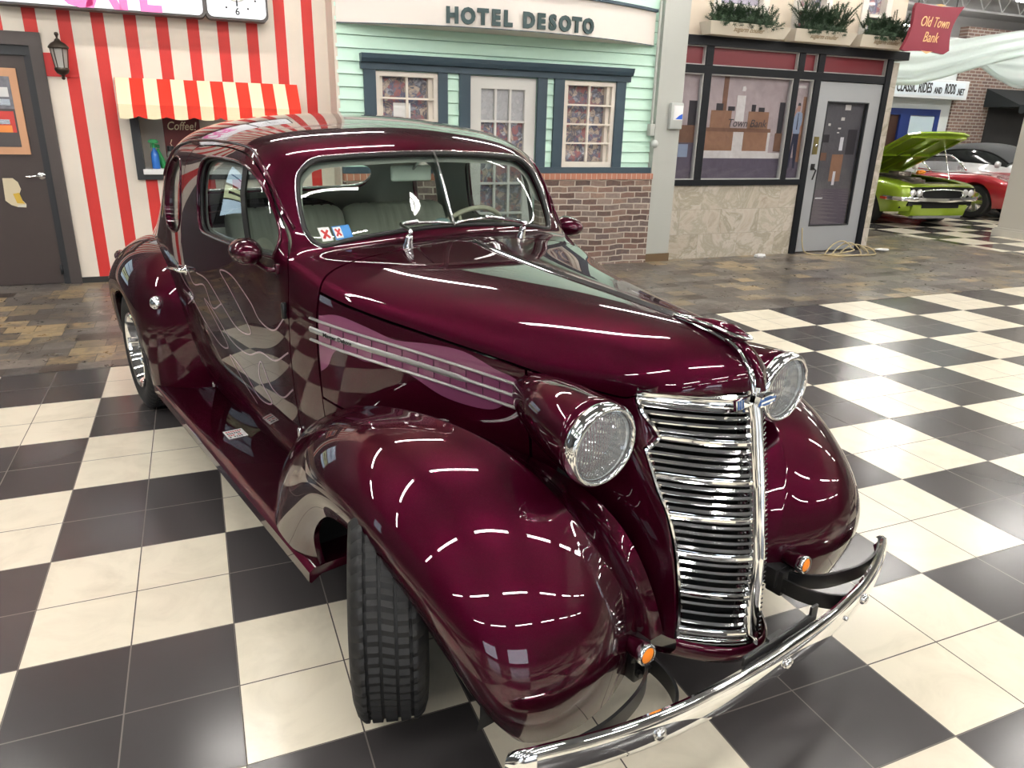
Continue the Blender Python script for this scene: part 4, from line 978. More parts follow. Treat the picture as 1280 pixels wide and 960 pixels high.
bm = bmesh.new(); loft(bm, [hexr(.064, .11), hexr(.046, -.044)]); at(bm, 0, -.13, 0); obj('lantern_glass', bm, mat('hazy_glass', (.5, .5, .46), .3, 0, 0, .5, alpha=.75), lan)
bm = bmesh.new(); tube(bm, smooth_loop([(0, 0, -.02), (0, -.05, -.10), (0, -.10, -.12), (0, -.13, -.10)], 5, False), .009, 8); lathe(bm, [(0, 0), (.04, 0), (.035, .015), (0, .018)], 16, axis_to((0, -1, 0), (0, 0, -.02))); obj('lantern_bracket', bm, br_, lan, smooth=True)
# CAFE sign and clock sign
def rrect(x0, x1, z0, z1, r, n=5):
    o = []
    for cx, cz, a0 in ((x1-r, z0+r, -PI/2), (x1-r, z1-r, 0), (x0+r, z1-r, PI/2), (x0+r, z0+r, PI)):
        for a in L(a0, a0+PI/2, n): o.append((cx+r*math.cos(a), cz+r*math.sin(a)))
    return o
sgn_t = mat('backlit_sign_face', (.82, .84, .88), .3, emit=(.85, .88, .95, 1), es=.25); sgn_s = mat('sign_case', (.085, .075, .072), .4)
sy = 3.36; SZ = 2.435
sg = thing('cafe_sign', 'long white illuminated CAFE sign box in pink letters above the striped wall', 'sign', (.1, CY, SZ))
def sub(name, bm, m, par, **k):
    o = obj(name, bm, m, None, **k); o.parent = par; o.matrix_parent_inverse = Matrix.Translation(par.location).inverted(); return o
bm = bmesh.new(); prism(bm, rrect(-.80, .905, SZ, SZ+.55, .05), sy+.01, CY); sub('sign_case', bm, sgn_s, sg)
bm = bmesh.new(); prism(bm, rrect(-.78, .885, SZ+.018, SZ+.53, .05), sy, sy+.011); sub('sign_face', bm, sgn_t, sg)
pk = mat('pink_letters', (.85, .22, .52), .4, emit=(.85, .2, .5, 1), es=.12)
for ch, x in (('C', -.135), ('A', .075), ('F', .275), ('E', .445)):
    t = text('sign_letter', ch, .36, pk, None, (x, sy-.002, SZ+.135), (PI/2, 0, 0), .003, .013, sx=1.05); t.parent = sg; t.matrix_parent_inverse = Matrix.Translation(sg.location).inverted()
ck = thing('clock_sign', 'white square clock sign with a large numeral 6 right of the cafe sign', 'clock', (1.2, CY, SZ))
bm = bmesh.new(); prism(bm, rrect(.905, 1.46, SZ, SZ+.55, .05), sy+.01, CY); sub('sign_case', bm, sgn_s, ck)
bm = bmesh.new(); prism(bm, rrect(.925, 1.44, SZ+.018, SZ+.53, .05), sy, sy+.011); sub('clock_face', bm, sgn_t, ck)
cx, cz = 1.185, SZ+.265
t = text('clock_numeral', '6', .085, M['ink'], None, (cx, sy-.002, cz-.195), (PI/2, 0, 0), .002, .001); t.parent = ck; t.matrix_parent_inverse = Matrix.Translation(ck.location).inverted()
for h in range(12):
    if h == 6: continue
    bm = bmesh.new(); a = h*PI/6; lathe(bm, [(0, 0), (.009, 0), (.009, .003), (0, .003)], 12, axis_to((0, -1, 0), (cx+.19*math.sin(a), sy, cz+.19*math.cos(a)))); sub('hour_mark', bm, M['ink'], ck)
bm = bmesh.new(); lathe(bm, [(.11, 0), (.115, .006), (.105, .008), (.10, .002)], 32, axis_to((0, -1, 0), (cx, sy, cz))); lathe(bm, [(.07, 0), (.075, .005), (.066, .006), (.06, .002)], 32, axis_to((0, -1, 0), (cx, sy, cz))); sub('clock_ring', bm, mat('pale_ring', (.6, .6, .55), .3), ck, smooth=True)
bm = bmesh.new(); box(bm, (cx-.006, sy-.012, cz-.15), (cx+.006, sy-.008, cz+.02)); box(bm, (cx-.006, sy-.016, cz-.005), (cx+.09, sy-.012, cz+.006)); sub('clock_hand', bm, M['ink'], ck)
# awning
aw = thing('striped_awning', 'red and cream scalloped awning over the cafe serving hatch', 'awning', (.88, CY, 1.6))
ar = mat('awning_red', (.68, .032, .014), .7); ac = mat('awning_cream', (.82, .74, .50), .7)
bm = bmesh.new(); x0, x1, yf = .065, 1.70, 3.22; nst = 14; w = (x1-x0)/nst
for i in range(nst):
    a, b = x0+i*w, x0+(i+1)*w; mi = i % 2
    m_ = 8; top = [(a, CY-.012, 1.90), (b, CY-.012, 1.90), (b-.02*(b-.88), yf, 1.665), (a-.02*(a-.88), yf, 1.665)]
    q = [bm.verts.new(p) for p in (top[3], top[2], top[1], top[0])]; f = bm.faces.new(q); f.material_index = mi
    xs = L(top[3][0], top[2][0], m_+1); vt = [bm.verts.new((x, yf, 1.665)) for x in xs]
    def sc_(x):
        ph = ((x-x0+.06)/(2*w)) % 1; return 1.540+.028*(1-math.sin(PI*ph)**.7)
    vb = [bm.verts.new((x, yf-.004, sc_(x))) for x in xs]
    for j in range(m_): f = bm.faces.new([vb[j], vb[j+1], vt[j+1], vt[j]]); f.material_index = mi
for x in (x0, x1):
    xx = x-.02*(x-.88); f = bm.faces.new([bm.verts.new(p) for p in ((x, CY-.012, 1.90), (xx, yf, 1.665), (xx, yf, 1.55), (x, CY-.012, 1.60))]); f.material_index = 1
for f in list(bm.faces): pass
sub('awning_cloth', bm, [ac, ar], aw)
bpy.data.objects[aw.children[0].name].modifiers.new('thick', 'SOLIDIFY').thickness = .004
bm = bmesh.new(); tube(bm, [(x0+.02, yf+.008, 1.66), (x1-.03, yf+.008, 1.66)], .008, 8); tube(bm, [(x0+.02, yf+.01, 1.66), (x0+.02, CY-.01, 1.62)], .007, 6); tube(bm, [(x1-.03, yf+.01, 1.66), (x1-.03, CY-.01, 1.62)], .007, 6); sub('awning_rod', bm, M['chrome2'], aw)
# hatch window under the awning
hw = mat('pale_hatch_interior', (.62, .58, .52), .6)
bm = bmesh.new(); xa, xb, za, zb = .14, 1.62, .985, 1.62
box(bm, (xa, CY-.04, za), (xa+.075, CY+.05, zb)); box(bm, (xb-.075, CY-.04, za), (xb, CY+.05, zb)); box(bm, (xa+.075, CY-.04, za), (xb-.075, CY+.05, za+.05)); box(bm, (xa+.075, CY-.04, zb-.04), (xb-.075, CY+.05, zb)); w1 = struct('window_1', bm, dk)
bm = bmesh.new(); box(bm, (.205, CY+.33, .98), (1.56, CY+.35, 1.65)); box(bm, (.19, CY+.0, 1.0), (.205, CY+.35, 1.65)); box(bm, (1.56, CY, 1.0), (1.575, CY+.35, 1.65)); box(bm, (.19, CY+.05, 1.62), (1.575, CY+.35, 1.65)); obj('hatch_interior', bm, hw, w1)
bm = bmesh.new(); box(bm, (.20, CY-.07, 1.035), (1.57, CY+.33, 1.085), bev=.004); obj('window_sill', bm, M['white'], w1)
# things on the hatch shelf
M['bluebot'] = mat('blue_liquid', (.03, .16, .55), .2, 0, .3); M['green'] = mat('green_trigger', (.02, .28, .08), .4)
sb = thing('spray_bottle', 'blue spray bottle with green trigger on the white hatch shelf', 'bottle', (.315, CY+.02, 1.085))
bm = bmesh.new(); lathe(bm, [(0, 0), (.034, 0), (.036, .01), (.036, .13), (.030, .155), (.014, .18), (.013, .20), (0, .20)], 20); obj('bottle_body', bm, M['bluebot'], sb, smooth=True)
bm = bmesh.new(); lathe(bm, [(0, .195), (.017, .195), (.017, .22), (.012, .225), (.012, .24), (0, .24)], 14); prism(bm, [(-.045, .262), (-.045, .244), (.012, .236), (.035, .236), (.05, .25), (.03, .272), (-.02, .275)], -.012, .012)
prism(bm, [(-.028, .245), (-.02, .245), (-.022, .20), (-.032, .19)], -.005, .005); obj('spray_trigger', bm, M['green'], sb, angle=.6)
sb2 = thing('spray_bottle', 'green spray bottle lying behind the blue one on the hatch shelf', 'bottle', (.385, CY+.09, 1.085))
bm = bmesh.new(); lathe(bm, [(0, 0), (.028, 0), (.03, .01), (.028, .09), (.016, .15), (.012, .19), (0, .19)], 16, Matrix.Rotation(-.22, 4, 'Y')); obj('bottle_body', bm, M['green'], sb2, smooth=True)
bm = bmesh.new(); prism(bm, [(-.09, .235), (-.09, .215), (-.04, .19), (-.02, .19), (-.02, .22)], -.01, .01); obj('spray_trigger', bm, M['green'], sb2)
jr = thing('sauce_jar', 'small glass jar with black lid on the hatch shelf behind the bottles', 'jar', (.46, CY+.12, 1.085))
bm = bmesh.new(); lathe(bm, [(0, 0), (.035, 0), (.037, .01), (.037, .14), (.03, .16), (0, .16)], 16); obj('jar_body', bm, mat('grey_glass_jar', (.25, .25, .22), .2), jr, smooth=True)
bm = bmesh.new(); lathe(bm, [(0, .16), (.033, .16), (.033, .21), (0, .21)], 16); obj('jar_lid', bm, M['black'], jr, angle=.6)
cs = thing('coffee_sign', 'dark red Coffee! sign with a cup hanging in the hatch window', 'sign', (.58, CY+.16, 1.325))
bm = bmesh.new(); box(bm, (-.165, -.005, -.14), (.17, .005, .245)); obj('sign_board', bm, mat('dark_red_board', (.12, .012, .012), .5), cs)
M['creamink'] = mat('cream_lettering', (.75, .62, .42), .5)
t = text('sign_lettering', 'Coffee!', .11, M['creamink'], cs, (.0, -.007, .155), (PI/2, 0, 0), .001, .001, .25, sx=.82)
bm = bmesh.new(); prism(bm, [(-.03, -.02), (.08, -.02), (.065, -.10), (-.012, -.10)], -.009, -.005); prism(bm, [(-.05, -.10), (.10, -.10), (.08, -.12), (-.03, -.12)], -.009, -.005)
tube(bm, [(-.11, -.007, -.08), (-.10, -.007, -.04), (-.115, -.007, -.01), (-.10, -.007, .03)], .004, 5); obj('cup_picture', bm, M['creamink'], cs)
# ---- hotel front
HY = 3.20; mint = mat('mint_siding', (.60, .84, .71), .5); noisy(mint, (.53, .77, .64), 4, .5)
bm = bmesh.new(); step = .118
holes = [(2.40, 3.09, 1.13, 2.055), (3.41, 4.21, 0.0, 2.055), (4.51, 5.20, 1.13, 2.055)]
i = 0; z = 1.06
while z < 4.4:
    z2 = min(z+step, 4.4)
    for a, b in ((2.045, 2.40), (2.40, 3.09), (3.09, 3.41), (3.41, 4.21), (4.21, 4.51), (4.51, 5.20), (5.20, 5.72)):
        if any(abs(a-h[0]) < 1e-6 for h in holes) and z < 2.05: continue
        prism(bm, [(HY-.020, z+.006), (HY+.028, z+.006), (HY+.028, z2), (HY-.003, z2)], a, b, 0, 'x')
    z = z2
struct('wall_back', bm, mint)
bm = bmesh.new(); box(bm, (2.045, HY+.03, 0), (2.40, HY+.15, 4.4)); 
wall_boxes(bm, 2.045, 5.72, 0, 4.4, HY+.03, HY+.15, holes); struct('wall_back_core', bm, mint)
navy = mat('dark_teal_trim', (.035, .062, .085), .45)
# brick base
bk = mat('old_brick', (.3, .15, .1), .85); k = N(bk); v = k.co('Object'); mp = k.n('ShaderNodeSeparateXYZ'); k.l(v, mp.inputs[0]); cb = k.n('ShaderNodeCombineXYZ'); k.l(mp.outputs[0], cb.inputs[0]); k.l(mp.outputs[2], cb.inputs[1])
nzw = k.noise(v, 2.5, 2); off = k.n('ShaderNodeVectorMath', operation='MULTIPLY_ADD'); k.l(nzw.outputs['Color'], off.inputs[0]); off.inputs[1].default_value = (.05, .06, 0); k.l(cb.outputs[0], off.inputs[2])
br = k.n('ShaderNodeTexBrick'); k.l(off.outputs[0], br.inputs['Vector']); br.inputs['Scale'].default_value = 1; br.inputs['Brick Width'].default_value = .20; br.inputs['Row Height'].default_value = .068; br.inputs['Mortar Size'].default_value = .0085; br.inputs['Mortar Smooth'].default_value = .4
br.inputs['Color1'].default_value = (0, 0, 0, 1); br.inputs['Color2'].default_value = (1, 1, 1, 1)
nz = k.noise(v, 30, 5); f = k.math('ADD', k.math('MULTIPLY', br.outputs['Color'], .8), k.math('MULTIPLY', nz.outputs[0], .3))
c = k.ramp(f, [(.1, (.075, .055, .05, 1)), (.35, (.20, .12, .095, 1)), (.55, (.26, .20, .17, 1)), (.75, (.12, .09, .085, 1)), (1, (.34, .22, .16, 1))])
k.base(k.mix(br.outputs['Fac'], c, (.46, .40, .34, 1))); k.bump(k.math('SUBTRACT', 1, br.outputs['Fac']), .6, .02)
bm = bmesh.new(); box(bm, (2.045, 3.08, 0), (3.39, HY+.03, 1.0)); box(bm, (4.23, 3.08, 0), (5.70, HY+.03, 1.0)); struct('wall_brick_base', bm, bk)
rk = mat('soldier_course_brick', (.42, .18, .12), .8); k = N(rk); v = k.co('Object', (15, 1, 1)); nz = k.noise(v, 1, 2); sxx = k.n('ShaderNodeSeparateXYZ'); k.l(v, sxx.inputs[0]); m_ = k.math('LESS_THAN', k.math('FRACT', sxx.outputs[0]), .12); k.base(k.mix(m_, k.mix(nz.outputs[0], (.50, .22, .14, 1), (.30, .12, .08, 1)), (.5, .4, .33, 1)))
bm = bmesh.new(); box(bm, (2.045, 3.065, 1.0), (3.39, HY+.03, 1.065)); box(bm, (4.23, 3.065, 1.0), (5.70, HY+.03, 1.065)); struct('trim_brick_course', bm, rk)
bm = bmesh.new(); box(bm, (2.045, 3.12, 1.066), (3.40, HY-.0, 1.13)); box(bm, (4.22, 3.12, 1.066), (5.71, HY-.0, 1.13)); struct('trim_sill_board', bm, navy)
bm = bmesh.new()
prism(bm, [(HY-.005, 2.06), (HY-.06, 2.06), (HY-.06, 2.12), (HY-.10, 2.125), (HY-.12, 2.16), (HY-.13, 2.20), (HY-.005, 2.20)], 2.27, 5.35, 0, 'x'); struct('trim_cornice', bm, navy)
bm = bmesh.new()
for a, b in ((2.30, 2.42), (3.07, 3.17), (3.30, 3.42), (4.20, 4.31), (4.40, 4.52), (5.18, 5.30)): box(bm, (a, HY-.045, 1.13 if a < 3 or a > 4.35 else 1.13), (b, HY-.012, 2.06))
struct('trim_posts', bm, navy)
cream = mat('cream_sash', (.72, .66, .58), .5); pw = mat('painted_door_white', (.64, .63, .60), .5)
def mural_mat(name, seed, tones, scale=7):
    m = mat(name, (.3, .3, .3), .35, 0, .3); k = N(m); v = k.co('Object', (1, 1, 1), loc=(seed, seed*.7, 0)); vo = k.n('ShaderNodeTexVoronoi'); k.l(v, vo.inputs[0]); vo.inputs['Scale'].default_value = scale*2.4
    nz = k.noise(v, scale, 6, .7, 2); sp = k.n('ShaderNodeSeparateXYZ'); k.l(vo.outputs['Color'], sp.inputs[0]); f = k.math('ADD', k.math('MULTIPLY', sp.outputs[0], .45), k.math('MULTIPLY', nz.outputs[0], .6))
    k.base(k.ramp(f, [(.15+i*.7/(len(tones)-1), t) for i, t in enumerate(tones)])); return m
mm = mural_mat('shop_window_print', 3, [(.03, .03, .05, 1), (.16, .18, .24, 1), (.34, .13, .12, 1), (.09, .12, .20, 1), (.50, .40, .32, 1), (.07, .07, .10, 1), (.30, .32, .38, 1), (.66, .64, .62, 1)], 7)
def sash(n, x0, x1, z0, z1, nx, nz, depth=.03, m=cream, wd=.045):
    bm = bmesh.new(); y0, y1 = HY-.02, HY+.02
    box(bm, (x0, y0, z0), (x0+wd, y1, z1)); box(bm, (x1-wd, y0, z0), (x1, y1, z1)); box(bm, (x0+wd, y0, z0), (x1-wd, y1, z0+wd*1.3)); box(bm, (x0+wd, y0, z1-wd), (x1-wd, y1, z1)); w = struct(n, bm, m)
    bm = bmesh.new(); W = x1-x0-2*wd; H = z1-z0-2.3*wd; zb = z0+wd*1.3
    for i in range(1, nx): box(bm, (x0+wd+W*i/nx-.011, y0+.006, zb), (x0+wd+W*i/nx+.011, y1, z1-wd))
    for i in range(1, nz): box(bm, (x0+wd, y0+.007, zb+H*i/nz-.009), (x1-wd, y1-.001, zb+H*i/nz+.009))
    obj('muntin', bm, m, w)
    bm = bmesh.new(); box(bm, (x0+wd, HY+.085, zb), (x1-wd, HY+.09, z1-wd)); obj('printed_backdrop', bm, mm, w)
    bm = bmesh.new()
    box(bm, (x0+wd, HY+.025, zb), (x0+wd+.035, HY+.085, z1-wd)); box(bm, (x1-wd-.045, HY+.025, zb), (x1-wd, HY+.085, z1-wd)); obj('window_jamb', bm, cream, w)
    return w
w2 = sash('window_2', 2.42, 3.07, 1.13, 2.05, 2, 4); w3 = sash('window_3', 4.52, 5.18, 1.13, 2.05, 2, 4)
bm = bmesh.new(); box(bm, (2.52, HY+.07, 1.62), (2.60, HY+.082, 2.0)); 
bm2 = bmesh.new(); box(bm2, (2.62, HY+.074, 1.50), (2.80, HY+.083, 1.76)); obj('paper_notice', bm2, M['white'], w2); bm.free()
# door 2
bm = bmesh.new(); x0, x1 = 3.425, 4.195; box(bm, (x0, HY+.0, 1.93), (x1, HY+.045, 2.05)); box(bm, (x0, HY, 0.02), (x0+.13, HY+.045, 1.93)); box(bm, (x1-.13, HY, .02), (x1, HY+.045, 1.93)); box(bm, (x0+.13, HY, .02), (x1-.13, HY+.045, .30)); d2 = struct('door_2', bm, pw)
bm = bmesh.new()
for i in (1, 2): xx = x0+.13+.51*i/3; box(bm, (xx-.012, HY+.005, .30), (xx+.012, HY+.04, 1.93))
for i in range(1, 5): zz = .30+1.63*i/5; box(bm, (x0+.13, HY+.006, zz-.012), (x1-.13, HY+.039, zz+.012))
obj('muntin', bm, pw, d2)
mm2 = mural_mat('lace_curtain_print', 8, [(.30, .31, .33, 1), (.45, .46, .48, 1), (.36, .36, .38, 1), (.55, .55, .56, 1)], 10)
bm = bmesh.new(); box(bm, (x0+.13, HY+.045, 1.60), (x1-.13, HY+.05, 1.93)); obj('lace_curtain', bm, mm2, d2)
bm = bmesh.new(); box(bm, (x0+.13, HY+.045, .30), (x1-.13, HY+.05, 1.60)); obj('printed_backdrop', bm, mm, d2)
# curved HOTEL DESOTO fascia
hs_ = thing('hotel_sign', 'curved cream fascia sign reading HOTEL DESOTO over the mint front', 'sign', (3.85, HY, 2.5))
fasc = mat('cream_fascia', (.74, .68, .63), .5); FX0, FX1 = 2.062, 5.63; FD = .42
def fy(x): 
    t = (x-(FX0+FX1)/2)/((FX1-FX0)/2); return HY-.03-FD*(1-t*t)
bm = bmesh.new(); xs = L(FX0, FX1, 41)
A = [bm.verts.new((x, fy(x), 2.455)) for x in xs]; B = [bm.verts.new((x, fy(x), 2.80-.0*abs(x)))  for x in xs]; Cb = [bm.verts.new((x, HY-.015, 2.455)) for x in xs]; Dt = [bm.verts.new((x, HY-.015, 2.80)) for x in xs]
for i in range(40):
    bm.faces.new([A[i], A[i+1], B[i+1], B[i]]); bm.faces.new([A[i+1], A[i], Cb[i], Cb[i+1]]); bm.faces.new([B[i], B[i+1], Dt[i+1], Dt[i]])
bm.faces.new([A[0], B[0], Dt[0], Cb[0]]); bm.faces.new([A[-1], Cb[-1], Dt[-1], B[-1]])
sub('fascia', bm, fasc, hs_, angle=.5)
bm = bmesh.new(); sweep(bm, [(x, fy(x)-.012, 2.81) for x in xs], [(-.02, -.012), (.02, -.012), (.02, .016), (-.02, .016)], up=(0, 0, 1)); sub('fascia_cap', bm, navy, hs_)
bm = bmesh.new(); sweep(bm, [(x, fy(x)-.004, 2.457) for x in xs], [(-.006, -.004), (.006, -.004), (.006, .004), (-.006, .004)], up=(0, 0, 1)); sub('fascia_edge', bm, navy, hs_)
M['letter'] = mat('dark_green_letters', (.022, .05, .052), .35)
lw = {'H': .155, 'O': .175, 'T': .145, 'E': .14, 'L': .13, 'D': .16, 'S': .145, ' ': .10}; s_ = 'HOTEL DESOTO'; x = 3.035; tot = sum(lw[c] for c in s_); kx = (4.665-3.035)/tot
for ch in s_:
    wd = lw[ch]*kx
    if ch != ' ':
        xx = x+wd/2; yv = fy(xx); ang = math.atan2(fy(xx+.01)-fy(xx-.01), .02)
        t = text('sign_letter', ch, .185, M['letter'], None, (xx, yv-.018, 2.548), (PI/2, 0, ang), .008, .011, sx=.92); t.parent = hs_; t.matrix_parent_inverse = Matrix.Translation(hs_.location).inverted()
    x += wd
# ---- grey column and bank front
gp = mat('grey_painted_column', (.42, .43, .40), .45); k = N(gp)
bm = bmesh.new(); 
for i in range(8):
    z0 = .10 if i == 0 else .595*i; box(bm, (5.70, 3.10, z0+.0025), (6.04, 3.5, .595*(i+1)-.0025))
box(bm, (5.703, 3.103, 0.1), (6.037, 3.497, 4.7)); struct('trim_column', bm, gp)
bm = bmesh.new(); box(bm, (5.69, 3.09, 0), (6.05, 3.5, .10)); struct('baseboard_column', bm, mat('brown_base', (.13, .085, .045), .5))
bm = bmesh.new(); tube(bm, [(5.655, 3.12, 1.60), (5.655, 3.12, 4.4)], .016, 8)
cd = tag(obj('electrical_conduit', bm, mat('grey_conduit', (.40, .41, .38), .4)), 'thin grey conduit pipe running up the left edge of the column', 'pipe')
bm = bmesh.new(); box(bm, (5.625, 3.09, 1.49), (5.69, 3.16, 1.62), bev=.006); o = obj('junction_box', bm, gp, cd); bm = bmesh.new(); lathe(bm, [(0, .05), (.03, .04), (.045, .02), (.045, 0), (0, 0)], 20, axis_to((0, -1, 0), (5.70, 3.10, 1.40)))
obj('round_sensor', bm, mat('grey_dome', (.5, .52, .50), .3), cd, smooth=True)
bm = bmesh.new(); box(bm, (5.86, 3.04, 1.57), (6.03, 3.10, 1.86), bev=.01); dsp = tag(obj('wall_dispenser', bm, mat('grey_plastic_box', (.46, .48, .46), .4), angle=.5), 'grey boxy dispenser with white label on the column', 'dispenser')
bm = bmesh.new(); box(bm, (5.895, 3.034, 1.67), (6.02, 3.04, 1.83)); obj('dispenser_label', bm, M['white'], dsp)
bm = bmesh.new(); prism(bm, [(5.92, 1.68), (6.015, 1.68), (6.015, 1.74), (5.97, 1.72)], 3.031, 3.034); obj('label_mark', bm, mat('blue_mark', (.03, .12, .6), .4), dsp)
BY = 3.15
bkf = mat('black_storefront_frame', (.005, .006, .009), .5, 0, 0, .3); stn = mat('beige_stone_tile', (.42, .37, .30), .35); k = N(stn); v = k.co('Object'); sx = k.n('ShaderNodeSeparateXYZ'); k.l(v, sx.inputs[0]); cb = k.n('ShaderNodeCombineXYZ'); k.l(sx.outputs[0], cb.inputs[0]); k.l(sx.outputs[2], cb.inputs[1])
br = k.n('ShaderNodeTexBrick'); k.l(cb.outputs[0], br.inputs['Vector']); br.inputs['Scale'].default_value = 1; br.inputs['Brick Width'].default_value = .62; br.inputs['Row Height'].default_value = .31; br.inputs['Mortar Size'].default_value = .002; br.inputs['Color1'].default_value = (0, 0, 0, 1); br.inputs['Color2'].default_value = (1, 1, 1, 1)
ofs = k.n('ShaderNodeVectorMath', operation='MULTIPLY_ADD'); k.l(br.outputs['Color'], ofs.inputs[0]); ofs.inputs[1].default_value = (3, 5, 2); k.l(v, ofs.inputs[2])
nz = k.noise(ofs.outputs[0], 2.2, 8, .62, 1.6); c = k.ramp(nz.outputs[0], [(.3, (.30, .24, .18, 1)), (.42, (.46, .41, .34, 1)), (.5, (.30, .27, .20, 1)), (.58, (.50, .46, .40, 1)), (.7, (.40, .34, .27, 1))]); c = k.mix(k.math('MULTIPLY', br.outputs['Color'], .35), c, (.56, .52, .46, 1)); k.base(k.mix(br.outputs['Fac'], c, (.3, .27, .23, 1)))
bm = bmesh.new(); box(bm, (6.04, BY, 0), (8.03, BY+.2, .93)); struct('wall_bank_base', bm, stn)
bm = bmesh.new(); box(bm, (9.32, BY, 0), (9.46, 6.5, 2.47)); struct('wall_bank_side', bm, stn)
cw = mat('cream_upper_wall', (.66, .57, .46), .6)
bm = bmesh.new(); wall_boxes(bm, 6.04, 9.46, 2.60, 4.4, BY+.04, BY+.2, [(7.62, 8.12, 2.7, 3.6), (8.72, 9.12, 2.7, 3.6), (6.45, 7.15, 2.7, 3.5)]); struct('wall_bank_upper', bm, cw)
bm = bmesh.new()
box(bm, (6.04, BY-.05, 2.50), (9.56, BY+.15, 2.60)); box(bm, (6.04, BY-.02, 2.20), (9.32, BY+.1, 2.29))
box(bm, (6.04, BY-.03, .915), (8.06, BY+.1, .985)); box(bm, (6.34, BY-.025, .985), (6.44, BY+.1, 2.2)); box(bm, (6.34, BY-.025, 2.29), (6.44, BY+.1, 2.5))
box(bm, (7.70, BY-.025, .985), (7.78, BY+.1, 2.2)); box(bm, (7.74, BY-.025, 2.29), (7.83, BY+.1, 2.5)); box(bm, (8.03, BY-.028, 0), (8.13, BY+.1, 2.2)); box(bm, (8.05, BY-.028, 2.29), (8.15, BY+.1, 2.5)); box(bm, (9.23, BY-.028, 0), (9.325, BY+.1, 2.5)); struct('trim_bank_frame', bm, bkf)
# transom panels (dark red) with pale beads
rdp = mat('wine_red_transom', (.16, .02, .028), .4); bead = mat('grey_bead', (.42, .42, .40), .4)
for i, (a, b) in enumerate(((6.04, 6.34), (6.44, 7.74), (7.83, 8.05), (8.15, 9.23))):
    bm = bmesh.new(); box(bm, (a, BY+.04, 2.29), (b, BY+.05, 2.50)); p = struct('window_%d' % (11+i), bm, rdp)
    bm = bmesh.new(); w = .012
    box(bm, (a, BY-.005, 2.29), (b, BY+.04, 2.29+w)); box(bm, (a, BY-.005, 2.50-w), (b, BY+.04, 2.50)); box(bm, (a, BY-.005, 2.29+w), (a+w, BY+.04, 2.5-w)); box(bm, (b-w, BY-.005, 2.29+w), (b, BY+.04, 2.5-w)); obj('transom_bead', bm, bead, p)
# windows with a printed bank interior behind the glass
PC = {'wall': mat('print_mauve_wall', (.36, .30, .29), .35, 0, .5), 'wood': mat('print_wood', (.25, .135, .08), .35, 0, .5), 'wood2': mat('print_dark_wood', (.17, .09, .055), .35, 0, .5), 'floor': mat('print_grey_floor', (.10, .085, .11), .35, 0, .5),
      'pale': mat('print_pale', (.60, .55, .50), .35, 0, .5), 'blue': mat('print_shirt', (.34, .42, .55), .35, 0, .5), 'navy': mat('print_trousers', (.035, .04, .07), .35, 0, .5), 'skin': mat('print_skin', (.50, .28, .20), .35, 0, .5), 'dark': mat('print_dark', (.05, .045, .05), .35, 0, .5)}
for n_ in ('wall', 'wood', 'wood2', 'floor', 'pale'):
    m_ = PC[n_]; b_ = tuple(m_.node_tree.nodes['Principled BSDF'].inputs['Base Color'].default_value)[:3]; noisy(m_, tuple(min(1, x*1.9) for x in b_)+(1,), 7, .9, .9, 2.5, 8, 1.2)
PK = list(PC)
gl2 = glassmat('storefront_glass', (.93, .93, .95), .05)
def print_window(n, x0, x1, z0, z1, items, ZB=BY+.06, frame=True):
    bm = bmesh.new(); box(bm, (x0, ZB, z0), (x1, ZB+.006, z1), PK.index('wall'))
    for j, (kk, pts) in enumerate(items):
        q = [(min(max(px, x0), x1), min(max(pz, z0), z1)) for px, pz in pts]; yy = ZB-.0004*(j+1); prism(bm, q, yy, ZB, PK.index(kk))
    w_ = .012; p = struct(n, bmesh.new(), bead)
    me = p.data; b2 = bmesh.new(); box(b2, (x0, BY-.01, z0), (x0+w_, BY+.05, z1)); box(b2, (x1-w_, BY-.01, z0), (x1, BY+.05, z1)); box(b2, (x0+w_, BY-.01, z0), (x1-w_, BY+.05, z0+w_)); box(b2, (x0+w_, BY-.01, z1-w_), (x1-w_, BY+.05, z1)); b2.to_mesh(me); b2.free()
    obj('printed_backdrop', bm, [PC[q] for q in PK], p)
    bm = bmesh.new(); box(bm, (x0+w_, BY+.02, z0+w_), (x1-w_, BY+.024, z1-w_)); obj('window_pane', bm, gl2, p); return p
R4 = lambda a, b, c_, d: [(a, c_), (b, c_), (b, d), (a, d)]
print_window('window_4', 6.055, 6.34, .985, 2.20, [('floor', R4(6.05, 6.34, .985, 1.42)), ('wood2', R4(6.05, 6.34, 1.42, 1.62)), ('dark', R4(6.22, 6.34, 1.62, 1.9)), ('blue', R4(6.12, 6.26, 1.25, 1.40)), ('pale', R4(6.05, 6.12, 1.7, 2.1))])
main = [('floor', R4(6.44, 7.70, .985, 1.24)), ('pale', R4(6.44, 7.70, 1.24, 1.31)), ('pale', R4(6.46, 7.5, 1.31, 1.60)), ('wood', R4(6.50, 6.92, 1.33, 1.58)), ('wood', R4(7.08, 7.46, 1.33, 1.58)), ('wood2', R4(6.50, 7.50, 1.555, 1.60)), ('wood', R4(6.55, 6.86, 1.60, 1.80)), ('wood', R4(7.12, 7.44, 1.60, 1.80)),
        ('wood2', R4(6.70, 6.77, 1.80, 2.2)), ('pale', R4(6.92, 7.05, 1.68, 1.98)), ('dark', R4(6.62, 6.72, 1.80, 1.88)), ('dark', R4(6.80, 6.90, 1.80, 1.85)), ('dark', R4(7.16, 7.22, 1.80, 1.88)), ('dark', R4(7.27, 7.36, 1.80, 1.85)), ('dark', R4(7.60, 7.68, 1.55, 1.92)), ('wood2', R4(7.58, 7.69, 1.33, 1.55)),
        ('pale', [(6.98, 2.03), (7.03, 2.03), (7.04, 2.06), (7.02, 2.09), (6.98, 2.08)])]
wm = print_window('window_5', 6.44, 7.70, .985, 2.20, main)
